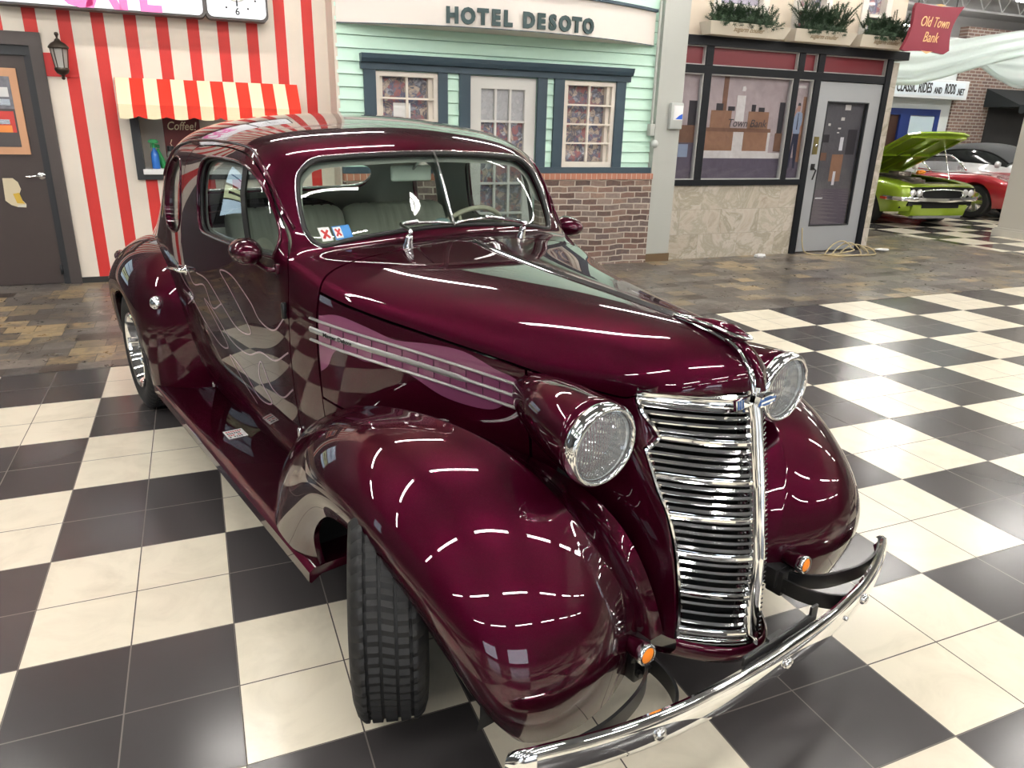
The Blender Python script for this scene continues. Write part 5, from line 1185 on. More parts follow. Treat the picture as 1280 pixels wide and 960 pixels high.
t = text('window_lettering', 'Town Bank', .13, PC['dark'], wm, (7.08, BY+.018, 1.655), (PI/2, 0, 0), .0005, 0, .2)
X = 7.92
man = [('floor', R4(7.78, 8.03, .985, 1.25)), ('wood2', R4(7.78, 7.86, 1.3, 1.75)), ('wood', R4(7.97, 8.03, 1.2, 2.0)), ('pale', R4(7.80, 7.99, 2.10, 2.13)),
       ('navy', [(X-.075, 1.12), (X-.045, 1.12), (X-.02, 1.45), (X+.02, 1.12), (X+.055, 1.12), (X+.05, 1.56), (X-.045, 1.56)]), ('blue', [(X-.05, 1.55), (X+.055, 1.55), (X+.075, 1.72), (X+.065, 1.80), (X+.01, 1.82), (X-.04, 1.80), (X-.075, 1.70)]),
       ('skin', [(X-.02, 1.82), (X+.015, 1.82), (X+.022, 1.87), (X+.01, 1.91), (X-.02, 1.91), (X-.028, 1.86)]), ('dark', [(X-.028, 1.89), (X+.02, 1.89), (X+.012, 1.925), (X-.02, 1.925)]), ('skin', [(X-.06, 1.76), (X-.03, 1.83), (X-.035, 1.87), (X-.075, 1.78)]), ('skin', [(X+.06, 1.66), (X+.085, 1.55), (X+.07, 1.52), (X+.05, 1.62)]), ('navy', [(X-.01, 1.60), (X+.008, 1.60), (X+.004, 1.80), (X-.004, 1.80)])]
print_window('window_6', 7.78, 8.03, .985, 2.20, man)
# door 3 (grey aluminium)
gd = mat('grey_door_paint', (.30, .31, .32), .4); bm = bmesh.new(); x0, x1 = 8.13, 9.23
for a in ((x0, x0+.19, 0.02, 2.19), (x1-.19, x1, .02, 2.19), (x0+.19, x1-.19, .02, .36), (x0+.19, x1-.19, 1.96, 2.19)): box(bm, (a[0], BY, a[2]), (a[1], BY+.045, a[3]))
d3 = struct('door_3', bm, gd)
bm = bmesh.new(); 
for a in ((x0+.19, x0+.205, .36, 1.96), (x1-.205, x1-.19, .36, 1.96), (x0+.205, x1-.205, .36, .375), (x0+.205, x1-.205, 1.945, 1.96)): box(bm, (a[0], BY-.006, a[2]), (a[1], BY+.04, a[3]))
obj('glazing_bead', bm, dk, d3)
bm = bmesh.new(); bx0, bx1 = x0+.2, x1-.2; ZB = BY+.06; box(bm, (bx0, ZB, .36), (bx1, ZB+.005, 1.96), 0)
box(bm, (bx0, ZB-.001, .36), (bx1, ZB, .85), 1); box(bm, (8.60, ZB-.002, .95), (8.80, ZB-.001, 1.30), 2); box(bm, (8.665, ZB-.003, .90), (8.71, ZB-.002, 1.08), 3); box(bm, (8.70, ZB-.002, 1.35), (8.76, ZB-.001, 1.52), 3); box(bm, (8.30, ZB-.002, 1.22), (8.50, ZB-.001, 1.32), 4)
box(bm, (8.38, ZB-.002, 1.45), (8.5, ZB-.001, 1.55), 5); box(bm, (8.82, ZB-.002, 1.30), (8.98, ZB-.001, 1.62), 5); box(bm, (8.42, ZB-.002, .72), (8.55, ZB-.001, .735), 3)
for (a, b, c_, d) in ((8.70, 8.80, 1.86, 1.93), (8.66, 8.72, 1.73, 1.77), (8.45, 8.49, 1.66, 1.69), (8.63, 8.68, 1.62, 1.64), (8.62, 8.66, 1.57, 1.585)): box(bm, (a, ZB-.002, c_), (b, ZB-.001, d), 6)
obj('printed_backdrop', bm, [noisy(mat('print_charcoal', (.10, .10, .11), .35, 0, .5), (.17, .16, .16, 1), 5, .8, .4), noisy(mat('print_tile_floor', (.10, .085, .11), .35, 0, .5), (.17, .14, .16, 1), 6, .8), PC['wood'], M['white'], PC['wood2'], PC['dark'], mat('print_light', (.75, .72, .65), .4)], d3)
bm = bmesh.new(); box(bm, (x0+.2, BY+.015, .37), (x1-.2, BY+.019, 1.95)); obj('window_pane', bm, gl2, d3)
bm = bmesh.new(); box(bm, (x0+.055, BY-.008, 1.30), (x0+.135, BY, 1.52)); obj('door_lock_plate', bm, mat('aged_brass', (.25, .21, .09), .35, .8), d3); 
bm = bmesh.new(); lathe(bm, [(0, 0), (.02, 0), (.02, .012), (0, .014)], 16, axis_to((0, -1, 0), (x0+.095, BY-.008, 1.41))); obj('door_lock', bm, M['chrome2'], d3, smooth=True)
bm = bmesh.new(); box(bm, (x0+.07, BY-.012, 1.10), (x0+.13, BY, 1.18)); tube(bm, [(x0+.10, BY-.02, 1.13), (x0+.11, BY-.06, 1.10), (x0+.075, BY-.055, .98)], .010, 8); obj('door_handle', bm, M['black'], d3)
# upper windows and planters
for i, (a, b, c_, d) in enumerate(((6.45, 7.15, 2.7, 3.5), (7.62, 8.12, 2.7, 3.6), (8.72, 9.12, 2.7, 3.6))):
    bm = bmesh.new(); w_ = .045
    box(bm, (a-.05, BY+.02, c_-.04), (a+w_, BY+.12, d)); box(bm, (b-w_, BY+.02, c_-.04), (b+.05, BY+.12, d)); box(bm, (a+w_, BY+.02, c_-.04), (b-w_, BY+.12, c_+w_)); box(bm, (a+w_, BY+.05, (c_+d)/2-.02-.15), (b-w_, BY+.1, (c_+d)/2+.02-.15)); p = struct('window_%d' % (7+i), bm, mat('cream_window_trim', (.70, .66, .60), .5))
    bm = bmesh.new(); box(bm, (a+w_, BY+.12, c_), (b-w_, BY+.125, d)); obj('printed_backdrop', bm, mm if i else noisy(mat('mauve_print', (.30, .27, .36), .4), (.5, .48, .56, 1), 5, .8), p)
pcol = mat('planter_cream', (.66, .60, .50), .6); foli = mat('dark_fir_foliage', (.018, .042, .020), .6); noisy(foli, (.035, .07, .03), 30, .8)
M['goldink'] = mat('faded_gold_lettering', (.33, .24, .14), .5)
for i, (a, b, hgt) in enumerate(((6.17, 7.33, .26), (7.40, 8.37, .36), (8.45, 9.38, .30))):
    lb = ('cream planter box with lettering, leftmost above the bank windows', 'cream planter box with lettering, middle one above the bank windows', 'cream planter box with lettering, rightmost above the bank door')[i]
    pl = thing('window_planter', lb, 'planter', ((a+b)/2, BY-.12, 2.60), 0, 'planters over the bank front'); hw_ = (b-a)/2
    fx_ = hw_-.19
    bm = bmesh.new(); prism(bm, [(-.09, 0), (.07, 0), (.07, .13), (-.15, .13)], -hw_, hw_, 0, 'x')
    for v_ in bm.verts:
        if v_.co.z < .01: v_.co.x *= .91
    obj('planter_box', bm, pcol, pl)
    t = text('planter_lettering', 'sugarm couller', .075, M['goldink'], pl, (-.02, -.1235, .064), (PI/2+.43, 0, 0), .001, .001, .25, sx=.95)
    bm = bmesh.new(); rnd = random.Random(i+3)
    def sprig(p, d, ln, r0):
        d = Vector(d).normalized(); s1 = d.orthogonal().normalized(); tube(bm, [p, p+d*ln], .0035, 4)
        for q in range(int(ln/.014)):
            pos = p+d*(q+1)*.014; ph = q*2.4
            for h_ in range(4):
                e = (Matrix.Rotation(ph+h_*PI/2, 4, d) @ s1); tip = pos+e*r0*rnd.uniform(.6, 1.1)+d*r0*.35; w_ = d.cross(e)*.0045
                bm.faces.new([bm.verts.new(pos-w_), bm.verts.new(pos+w_), bm.verts.new(tip)])
    for q in range(320):
        x = rnd.uniform(-fx_, fx_); base = Vector((x, rnd.uniform(-.13, .04), .11)); sprig(base, (rnd.uniform(-.7, .7), rnd.uniform(-.8, .4), rnd.uniform(-.15, .9)), rnd.uniform(.06, .13), .036)
    for q in range(190):
        x = rnd.gauss(.0 if i else -.1, .20)+([-.3, .3, 0, .1][q % 4] if i == 0 else [0, .15, -.1, .05][q % 4]); x = max(-hw_+.16, min(hw_-.16, x)); base = Vector((x, rnd.uniform(-.08, .04), rnd.uniform(.12, .12+hgt*.5))); sprig(base, (rnd.uniform(-.9, .9), rnd.uniform(-.6, .4), rnd.uniform(.2, 1)), rnd.uniform(.06, hgt*.7), .040)
    obj('evergreen_sprigs', bm, foli, pl)['kind'] = 'stuff'
# hanging bank sign
bs = thing('hanging_bank_sign', 'wine red shield-shaped Old Town Bank sign hanging at the bank corner', 'sign', (9.32, 2.66, 2.822)); bs.scale = (.947, 1, .947)
def shield(sc=1):
    P_ = []
    cor = [(-.50, -.285), (.43, -.285), (.52, .30), (-.37, .27)]
    def arc(a, b, bow, n=8):
        a, b = Vector((*a, 0)), Vector((*b, 0)); d = (b-a); nn = Vector((-d.y, d.x, 0)).normalized()
        return [tuple((a+d*t+nn*bow*math.sin(PI*t))[:2]) for t in L(0, 1, n)[:-1]]
    P_ += arc((-.50, -.27), (-.42, -.29), .0, 3)+arc((-.42, -.29), (.32, -.29), .022, 9)+arc((.32, -.29), (.42, -.24), 0, 3)+arc((.42, -.24), (.50, .24), .075, 9)+arc((.50, .24), (.55, .30), 0, 3)+arc((.55, .30), (-.36, .285), .022, 9)+arc((-.36, .285), (-.39, .22), 0, 3)+arc((-.39, .22), (-.50, -.27), .055, 9)
    return [(x*.95, z) for x, z in P_]
wr = mat('wine_red_signboard', (.19, .018, .035), .5); noisy(wr, (.25, .03, .05, 1), 4, .6)
bm = bmesh.new(); prism(bm, shield(), -.02, .02); obj('sign_board', bm, wr, bs)
M['gold'] = mat('gold_lettering', (.72, .48, .22), .4)
text('sign_lettering', 'Old Town', .175, M['gold'], bs, (.03, -.022, .075), (PI/2, 0, 0), .002, .0, .35, sx=.72); text('sign_lettering', 'Bank', .175, M['gold'], bs, (.0, -.022, -.105), (PI/2, 0, 0), .002, .0, .35, sx=.8)
bm = bmesh.new(); prism(bm, [(-.13, -.265), (-.02, -.27), (.09, -.265), (-.02, -.30)], -.024, -.02); prism(bm, [(-.02, .285), (.08, .27), (.18, .285), (.08, .30)], -.024, -.02); obj('gold_scroll', bm, M['gold'], bs)
bm = bmesh.new(); tube(bm, [(-.30, 0, .27), (-.30, 0, .42)], .006, 6); tube(bm, [(.40, 0, .28), (.40, 0, .42)], .006, 6); tube(bm, [(-.22, .50, .42), (-.22, -.02, .42)], .010, 6); tube(bm, [(-.32, 0, .42), (.50, 0, .42)], .010, 8); obj('hanging_bracket', bm, M['black'], bs)
# cord and paper on the slate
bm = bmesh.new(); pts = []
for i in range(90):
    t = i/89; a = t*2*PI*3.2; pts.append((8.72+.26*math.cos(a)+.38*t-.1, 2.84+.13*math.sin(a)-.05*t, .018+.16*max(0, math.sin(a+.5))**2*(1-.5*t)))
pts = [(8.17, BY-.05, .35), (8.19, BY-.08, .12), (8.25, BY-.12, .015), (8.45, 2.86, .014)]+pts+[(9.25, 2.95, .012)]
tube(bm, smooth_loop(pts, 3, False), .009, 6); tag(obj('extension_cord', bm, mat('tan_cord', (.46, .38, .22), .6), smooth=True), 'tan extension cord coiled on the slate in front of the bank door', 'cord')
def crumple(name, loc, r, seed, lab, fl=.5):
    bm = bmesh.new(); bmesh.ops.create_icosphere(bm, subdivisions=3, radius=r); rnd = random.Random(seed)
    for v_ in bm.verts: v_.co *= rnd.uniform(.72, 1.15); v_.co.z = max(v_.co.z*fl, -r*.3)
    for v_ in bm.verts: v_.co.x *= 1.5
    zm = min(v_.co.z for v_ in bm.verts); bmesh.ops.translate(bm, vec=(0, 0, -zm), verts=bm.verts[:]); return tag(obj(name, bm, M['white'], loc=loc), lab, 'paper')
crumple('crumpled_paper', (7.42, 3.0, .004), .06, 1, 'crumpled white tissue on the slate below the stone panel'); crumple('crumpled_paper', (9.62, 3.0, .004), .07, 5, 'flattened white paper on the slate at the bank corner', .2)
# ---- the hall beyond: facade, brick wall, awning, column, drapes, roof
FYY = 11.0
fw = mat('white_facade', (.60, .64, .64), .6)
bm = bmesh.new(); wall_boxes(bm, 9.5, 20.6, 0, 4.1, FYY, FYY+.2, [(15.94, 19.6, -1, 2.08)]); struct('wall_far_white', bm, fw)
bn = mat('blue_door_frame', (.015, .035, .16), .4); bm = bmesh.new(); box(bm, (15.8, FYY-.04, 2.08), (20.2, FYY+.04, 2.25)); box(bm, (20.03, FYY-.04, 0), (20.2, FYY+.04, 2.08)); box(bm, (18.7, FYY-.04, 0), (19.07, FYY+.06, 2.08)); box(bm, (15.8, FYY-.04, 0), (16.05, FYY+.06, 2.08)); struct('trim_blue_frame', bm, bn)
wd = mat('dark_wood_door', (.05, .022, .014), .4); bm = bmesh.new()
for a, b, c_, d in ((16.05, 16.4, 0, 2.08), (18.3, 18.7, 0, 2.08), (16.4, 18.3, 1.85, 2.08), (16.4, 18.3, 0, .3), (17.3, 17.42, .3, 1.85)): box(bm, (a, FYY+.02, c_), (b, FYY+.08, d))
d4 = struct('door_4', bm, wd); bm = bmesh.new(); box(bm, (16.3, FYY+.09, .3), (18.4, FYY+.1, 1.9)); obj('window_pane', bm, noisy(mat('reflecting_door_glass', (.12, .15, .17), .1), (.5, .42, .3, 1), 2, 1), d4)
bm = bmesh.new(); box(bm, (19.07, FYY-.02, .2), (20.03, FYY+.02, 2.06)); struct('window_10', bm, mat('pale_blue_panel', (.50, .62, .68), .3))
mq = thing('marquee_sign', 'white marquee board reading CLASSIC RIDES AND RODS .NET over the far blue doorway', 'sign', (18.65, FYY-.35, 2.76)); mq.scale = (1.18, 1.18, 1.18)
bm = bmesh.new(); box(bm, (-2.3, -.0, -.21), (1.75, .3, .20), bev=.01); obj('sign_case', bm, mat('white_marquee_case', (.72, .76, .78), .4), mq)
bm = bmesh.new(); box(bm, (-2.2, -.012, -.15), (1.62, 0, .15)); obj('sign_face', bm, mat('marquee_face', (.62, .68, .72), .3, emit=(.7, .8, .85, 1), es=.15), mq)
text('sign_lettering', 'CLASSIC RIDES', .30, M['ink'], mq, (-.02, -.018, 0), (PI/2, 0, 0), .003, .006, sx=.56); text('sign_lettering', 'AND', .19, M['ink'], mq, (.74, -.018, -.04), (PI/2, 0, 0), .003, .004, sx=.6)
text('sign_lettering', 'RODS', .30, M['ink'], mq, (1.13, -.018, 0), (PI/2, 0, 0), .003, .006, sx=.44); text('sign_lettering', '.NET', .20, M['ink'], mq, (1.49, -.018, -.05), (PI/2, 0, 0), .003, .004, sx=.58)
fb = mat('far_brown_brick', (.2, .12, .09), .85); k = N(fb); v = k.co('Object'); sx = k.n('ShaderNodeSeparateXYZ'); k.l(v, sx.inputs[0]); cb = k.n('ShaderNodeCombineXYZ'); k.l(sx.outputs[0], cb.inputs[0]); k.l(sx.outputs[2], cb.inputs[1]); br = k.n('ShaderNodeTexBrick'); k.l(cb.outputs[0], br.inputs['Vector']); br.inputs['Scale'].default_value = 1
br.inputs['Brick Width'].default_value = .24; br.inputs['Row Height'].default_value = .085; br.inputs['Mortar Size'].default_value = .012; br.inputs['Color1'].default_value = (.20, .125, .10, 1); br.inputs['Color2'].default_value = (.13, .085, .075, 1); br.inputs['Mortar'].default_value = (.36, .33, .30, 1); k.base(br.outputs['Color'])
bm = bmesh.new(); box(bm, (20.6, FYY-.05, 0), (31, FYY+.2, 4.4)); struct('wall_far_brick', bm, fb)
aw2 = thing('black_awning', 'black cloth awning lettered COCKTAILS on the far brown brick wall', 'awning', (24.1, FYY-.06, 2.42)); aw2.scale = (1.18, 1.18, 1.18); bkc = mat('black_awning_cloth', (.016, .022, .025), .6)
bm = bmesh.new(); x0, x1 = -1.9, 3.5; prism(bm, [(0, .38), (-.9, .0), (-.9, -.04), (0, -.04)], x0, x1, 0, 'x')
xs = L(x0, x1, 109); A_ = [bm.verts.new((x, -.9, -.04)) for x in xs]; B_ = [bm.verts.new((x, -.905, -.16-.035*abs(math.sin((x-x0)*PI/.2)))) for x in xs]
for i in range(108): bm.faces.new([B_[i], B_[i+1], A_[i+1], A_[i]])
obj('awning_cloth', bm, bkc, aw2); text('awning_lettering', 'COCKTAILS', .17, M['white'], aw2, (.35, -.915, -.10), (PI/2, 0, 0), .003, .002, sx=.85)
bm = bmesh.new(); box(bm, (22.1, FYY-.08, 0), (29.4, FYY-.055, 2.37)); struct('window_15', bm, noisy(mat('dark_shopfront', (.02, .02, .022), .2), (.06, .06, .06, 1), 1, .6))
bm = bmesh.new(); box(bm, (24.2, FYY-.10, 0), (25.1, FYY-.085, 2.3)); struct('door_5', bm, mat('grey_far_door', (.09, .085, .08), .5))
# white square column
wc = mat('white_column_paint', (.56, .54, .49), .5); bm = bmesh.new(); cx_, cy_ = 13.42, 3.38; h_ = .36
box(bm, (cx_-h_, cy_-h_, .14), (cx_+h_, cy_+h_, 5.6)); box(bm, (cx_-h_-.05, cy_-h_-.05, 0), (cx_+h_+.05, cy_+h_+.05, .11)); box(bm, (cx_-h_-.03, cy_-h_-.03, .11), (cx_+h_+.03, cy_+h_+.03, .14)); struct('trim_white_column', bm, wc)
# fabric drapes
dm = mat('white_sheer_drape', (.62, .70, .68), .7, trans=0); k = N(dm)
nt = dm.node_tree; tl = nt.nodes.new('ShaderNodeBsdfTranslucent'); tl.inputs[0].default_value = (.8, .88, .86, 1); mxs = nt.nodes.new('ShaderNodeMixShader'); mxs.inputs[0].default_value = .45; nt.links.new(k.b.outputs[0], mxs.inputs[1]); nt.links.new(tl.outputs[0], mxs.inputs[2]); nt.links.new(mxs.outputs[0], nt.nodes['Material Output'].inputs[0])
def swag(name, top, bot, folds, lab, amp=.06):
    T_ = smooth_loop(top, 12, False); B_ = smooth_loop(bot, 12, False); n_ = min(len(T_), len(B_)); bm = bmesh.new(); rows = []
    for j in range(n_):
        a, b = T_[j], B_[j]; r = []
        for q in L(0, 1, 33):
            p = a+(b-a)*q; p = p+np.array([0, -amp*math.sin(q*folds*2*PI+j*.07)*(.4+q*.6), -.12*math.sin(PI*q)*0]); r.append(bm.verts.new(p))
        rows.append(r)
    for r0, r1 in zip(rows[:-1], rows[1:]):
        for q in range(32): bm.faces.new([r0[q], r0[q+1], r1[q+1], r1[q]])
    e_ = [tuple(v_.co) for r in rows for v_ in r[-1:]]; tube(bm, e_, .05, 8)
    o = tag(obj(name, bm, dm, smooth=True), lab, 'drape'); return o
swag('fabric_drape', [(9.5, 6.5, 3.12), (13.0, 6.5, 3.22), (14.5, 6.5, 3.33), (15.4, 6.5, 3.46), (17.6, 6.5, 3.80)], [(9.5, 6.5, 2.50), (13.2, 6.5, 2.51), (14.1, 6.5, 2.62), (15.8, 6.5, 3.02), (18, 6.5, 3.45)], 3, 'long white sheer ceiling swag sweeping behind the hanging bank sign')
swag('fabric_drape', [(16.1, 7.2, 3.30), (17.2, 7.2, 3.5), (18.5, 7.2, 3.6), (21, 7.2, 3.7)], [(16.4, 7.2, 3.02), (17.1, 7.2, 2.76), (18.0, 7.2, 2.66), (20.5, 7.2, 3.1)], 3, 'second white sheer swag hanging in front of the far brick wall')
# roof deck, joists, lamps
CZ = 5.6
rc = mat('darkened_roof_deck', (.13, .13, .135), .6); k = N(rc); v = k.co('Object', (1, 1, 1)); sx = k.n('ShaderNodeSeparateXYZ'); k.l(v, sx.inputs[0]); w_ = k.math('SINE', k.math('MULTIPLY', sx.outputs[0], 40)); k.bump(w_, .6, .03)
bm = bmesh.new(); box(bm, (-14, -16, CZ), (11, 16, CZ+.1)); struct('ceiling', bm, rc)  # deck colour darkened overhead so reflections in the coupe stay dark
bm = bmesh.new(); box(bm, (11, -16, CZ), (31, 16, CZ+.1)); struct('ceiling_far', bm, mat('pale_roof_deck', (.50, .51, .52), .6))
js = mat('grey_steel_joist', (.62, .63, .64), .5, .2)
jo = thing('roof_joist', 'pale grey open-web steel joists carrying the roof deck beyond the bank', 'joist', (17, 8, CZ)); bpy.data.objects.remove(jo)
def joist_bm():
    bm = bmesh.new(); box(bm, (-5.5, -.04, -.05), (9, .04, 0)); box(bm, (-5.5, -.04, -.62), (9, .04, -.57)); x = -5.5; u = True
    while x < 8.8: tube(bm, [(x, 0, -.05 if u else -.57), (x+.4, 0, -.57 if u else -.05)], .018, 5); x += .4; u = not u
    return bm
j0 = obj('roof_joist', joist_bm(), js)
JY = [4.6, 6.4, 8.2, 10.0, 12.0]; JL = ['nearest', 'second nearest', 'third', 'fourth', 'farthest']
for i, y in enumerate(JY):
    o = j0 if i == 0 else j0.copy()
    if i: COL.objects.link(o)
    o.location = (15.5, y, CZ); tag(o, 'pale open-web steel roof joist right of the bank sign, %s of the five' % JL[i], 'joist', 'steel roof joists')
# walls closing the hall behind the camera (seen only in reflections)
hw2 = mat('hall_wall_grey', (.11, .105, .10), .7); bm = bmesh.new(); wall_boxes(bm, -14, 31, 0, CZ, -16.2, -16, [(-10, -6, .6, 3.0), (-3, 1, .6, 3.0)]); struct('wall_front', bm, hw2)
bm = bmesh.new(); box(bm, (-14.2, -16, 0), (-14, 16, CZ)); struct('wall_far_left', bm, hw2)
bm = bmesh.new(); box(bm, (31, -16, 0), (31.2, 16, CZ)); struct('wall_far_right', bm, mat('pale_end_wall', (.5, .5, .5), .7))
bm = bmesh.new(); box(bm, (-14, 16, 0), (31, 16.2, CZ)); struct('wall_far_back', bm, mat('pale_back_wall', (.5, .5, .5), .7))
dg_ = mat('daylight_window', (.8, .85, .9), .3, emit=(.75, .87, 1, 1), es=3.0)
bm = bmesh.new(); box(bm, (-10, -16.1, .6), (-6, -16.05, 3.0)); box(bm, (-3, -16.1, .6), (1, -16.05, 3.0)); struct('window_16', bm, dg_)
# side annexe wall with lit windows, left of the car
aw_ = mat('annexe_wall', (.07, .075, .08), .6); bm = bmesh.new(); box(bm, (-5.6, -4.5, 0), (-5.4, 2.6, 3.2)); struct('wall_annexe', bm, aw_)
bm = bmesh.new(); box(bm, (-5.4, -.9, 1.0), (-5.385, -.4, 2.0)); struct('window_18', bm, mat('lit_poster_window', (.6, .75, .85), .3, emit=(.6, .8, .95, 1), es=1.2))
# fluorescent strips
tb = mat('fluorescent_tube', (1, 1, 1), .4, emit=(1.0, .96, .90, 1), es=TUBE)
hb = mat('white_lamp_housing', (.7, .7, .7), .5)
def strip_bm(n=2.4):
    a = bmesh.new(); box(a, (-n/2, -.06, .03), (n/2, .06, .09)); b = bmesh.new()
    for x in (-.035, .035): lathe(b, [(0, -n/2), (.019, -n/2), (.019, n/2), (0, n/2)], 10, Matrix.Translation((0, x, .012)) @ Matrix.Rotation(PI/2, 4, 'Y'))
    return a, b
a_, b_ = strip_bm(); proto = None; cnt = 0
for xi, x in enumerate(LX):
    for yi, y in enumerate(LY):
        if x < 9.6 and y > 3.0 or x > 18 and y < 3: continue
        if proto is None:
            proto = thing('ceiling_light', '', 'lamp'); obj('lamp_housing', a_, hb, proto); obj('fluorescent_tube', b_, tb, proto); t_ = proto
        else:
            t_ = proto.copy(); COL.objects.link(t_)
            for c_ in proto.children:
                c2 = c_.copy(); COL.objects.link(c2); c2.parent = t_
        t_.location = (x, y, LZ); t_['label'] = 'suspended twin-tube fluorescent strip lamp under the hall roof'; t_['category'] = 'lamp'; t_['group'] = 'fluorescent strips'
# ================================================================== parked cars in the background
def car_shell(secs, comp=2):
    """secs: list of half sections from nose to tail, each bottom..centre"""
    return Surf(secs, comp, True, .8)
def bg_wheel(par, x, y, r, w=.22, rimc=None):
    s = 1 if y > 0 else -1
    bm = bmesh.new(); lathe(bm, [(r*.62, -w/2), (r*.9, -w/2), (r, -w*.38), (r, w*.38), (r*.9, w/2), (r*.62, w/2), (r*.58, w*.2), (r*.58, -w*.2)], 32, Matrix.Translation((x, y, r)) @ Matrix.Rotation(-s*PI/2, 4, 'X'), close=True)
    t = obj('tyre', bm, M['rubber'], par, angle=.6)
    bm = bmesh.new(); lathe(bm, [(0, w*.3), (r*.12, w*.3), (r*.15, w*.2), (r*.5, w*.12), (r*.6, w*.42), (r*.64, w*.4)], 28, Matrix.Translation((x, y, r)) @ Matrix.Rotation(-s*PI/2, 4, 'X'))
    for k_ in range(5):
        a = 2*PI*k_/5; c_, s_ = math.cos(a), math.sin(a)
        box(bm, (.1*r, -.035, w*.16), (r*.58, .035, w*.30), M=Matrix.Translation((x, y, r)) @ Matrix.Rotation(-s*PI/2, 4, 'X') @ Matrix.Rotation(a, 4, 'Z'))
    obj('wheel', bm, rimc or M['chrome2'], par)
# --- lime green muscle car with its bonnet up; X forward, origin under the front axle, full size then scaled as a whole
gp_ = mat('lime_green_paint', (.27, .40, .02), .3, .2, 1); GS = .95
gc = thing('muscle_car', 'lime green two-door muscle car with its hood propped open beyond the bank', 'car', GPOS, math.radians(GANG))
gc.scale = (GS, GS, GS)
G = [
 [(.86,.60,.30),(.90,.66,.42),(.93,.70,.56),(.92,.70,.66),(.90,.66,.745),(.90,.45,.76),(.92,0,.765)],
 [(.72,.78,.28),(.76,.86,.42),(.78,.90,.58),(.77,.89,.68),(.74,.82,.775),(.72,.60,.79),(.72,0,.80)],
 [(.40,.84,.25),(.42,.92,.42),(.42,.955,.60),(.42,.945,.72),(.40,.86,.82),(.40,.62,.84),(.40,0,.85)],
 [(-.1,.86,.22),(-.1,.93,.42),(-.1,.965,.60),(-.1,.95,.76),(-.1,.86,.85),(-.1,.62,.87),(-.1,0,.88)],
 [(-1.0,.86,.20),(-1.0,.93,.42),(-1.0,.965,.60),(-1.0,.95,.78),(-1.0,.87,.87),(-1.0,.70,.90),(-1.0,0,.92)],
 [(-1.2,.86,.20),(-1.2,.93,.42),(-1.2,.965,.60),(-1.2,.95,.79),(-1.2,.87,.89),(-1.25,.72,.94),(-1.22,0,.96)],
 [(-1.75,.86,.20),(-1.75,.93,.42),(-1.75,.965,.60),(-1.75,.95,.80),(-1.75,.87,.92),(-1.75,.64,1.22),(-1.65,0,1.27)],
 [(-2.3,.86,.20),(-2.3,.93,.42),(-2.3,.965,.60),(-2.3,.95,.80),(-2.3,.87,.93),(-2.3,.62,1.26),(-2.3,0,1.30)],
 [(-2.9,.86,.22),(-2.9,.93,.42),(-2.9,.965,.60),(-2.9,.95,.82),(-2.9,.87,.95),(-2.9,.62,1.10),(-2.9,0,1.18)],
 [(-3.5,.80,.26),(-3.5,.88,.42),(-3.5,.93,.60),(-3.5,.92,.80),(-3.5,.84,.92),(-3.5,.60,.95),(-3.5,0,.97)],
 [(-3.85,.70,.34),(-3.88,.78,.44),(-3.9,.84,.58),(-3.9,.83,.76),(-3.88,.78,.86),(-3.86,.55,.90),(-3.86,0,.91)],
]
S_ = car_shell(G)
bm = bmesh.new()
def arch(cx, r=.38): return lambda uv, P: np.sqrt((P[:, 0]-cx)**2+(P[:, 2]-.33)**2)-r
nohood = lambda uv, P: np.where((uv[:, 0] < 3.95) & (uv[:, 0] > .9), 5.02-uv[:, 1], 1.0)
for s in (1, -1): panel_bm(bm, S_, np.concatenate([L(0, 3.95, 60), L(4, 10, 50)]), L(0, 6, 40), [arch(0), arch(-2.8), nohood], s)
rimmed(bm, .02); obj('car_body', bm, gp_, gc, smooth=True)
bm = bmesh.new(); box(bm, (-.95, -.80, .35), (.80, .80, .70)); box(bm, (-3.6, -.80, .2), (-1, .80, .45)); obj('chassis', bm, M['dark'], gc)
bm = bmesh.new(); box(bm, (-.55, -.25, .62), (.1, .25, .86), bev=.03); lathe(bm, [(0, .96), (.2, .96), (.21, .93), (.21, .88), (0, .88)], 24, T(-.25, 0, 0))
for s in (1, -1): box(bm, (-.55, s*.30-.06, .66), (.08, s*.30+.06, .82), bev=.02)
tube(bm, smooth_loop([(.5, -.3, .8), (.2, -.35, .88), (-.3, -.4, .9), (-.6, -.5, .85)], 4, False), .03, 8); box(bm, (.45, -.45, .55), (.55, .45, .80)); obj('engine', bm, noisy(mat('engine_dark', (.05, .05, .05), .35, .5), (.3, .25, .2, 1), 8, 1), gc, angle=.6)
# front face
bm = bmesh.new(); box(bm, (.84, -.72, .40), (.915, .72, .735)); obj('grille_cavity', bm, M['dark'], gc)
bm = bmesh.new(); 
tube(bm, smooth_loop([(.94, -.40, .68), (.95, 0, .70), (.94, .40, .68), (.93, .47, .63), (.93, .40, .55), (.95, 0, .53), (.93, -.40, .55), (.93, -.47, .63)], 5), .014, 8, True); obj('grille_ring', bm, M['chrome'], gc, smooth=True)
for y in (-.66, -.52, .52, .66):
    bm = bmesh.new(); lathe(bm, [(0, .025), (.05, .02), (.066, .0), (.074, -.02), (.07, -.04)], 24, axis_to((1, 0, 0), (.93-.012*(abs(y) > .6), y, .635))); obj('headlamp', bm, mat('bright_lamp_glass', (.8, .8, .8), .12, .6), gc, smooth=True)
bm = bmesh.new(); sweep(bm, smooth_loop([(.50, -.93, .53), (.78, -.90, .53), (.93, -.70, .525), (.985, 0, .51), (.93, .70, .525), (.78, .90, .53), (.50, .93, .53)], 6, False), [(-.02, -.045), (.025, -.035), (.035, 0), (.025, .035), (-.02, .045)], up=(0, 0, 1)); obj('front_bumper', bm, M['chrome'], gc, angle=.8)
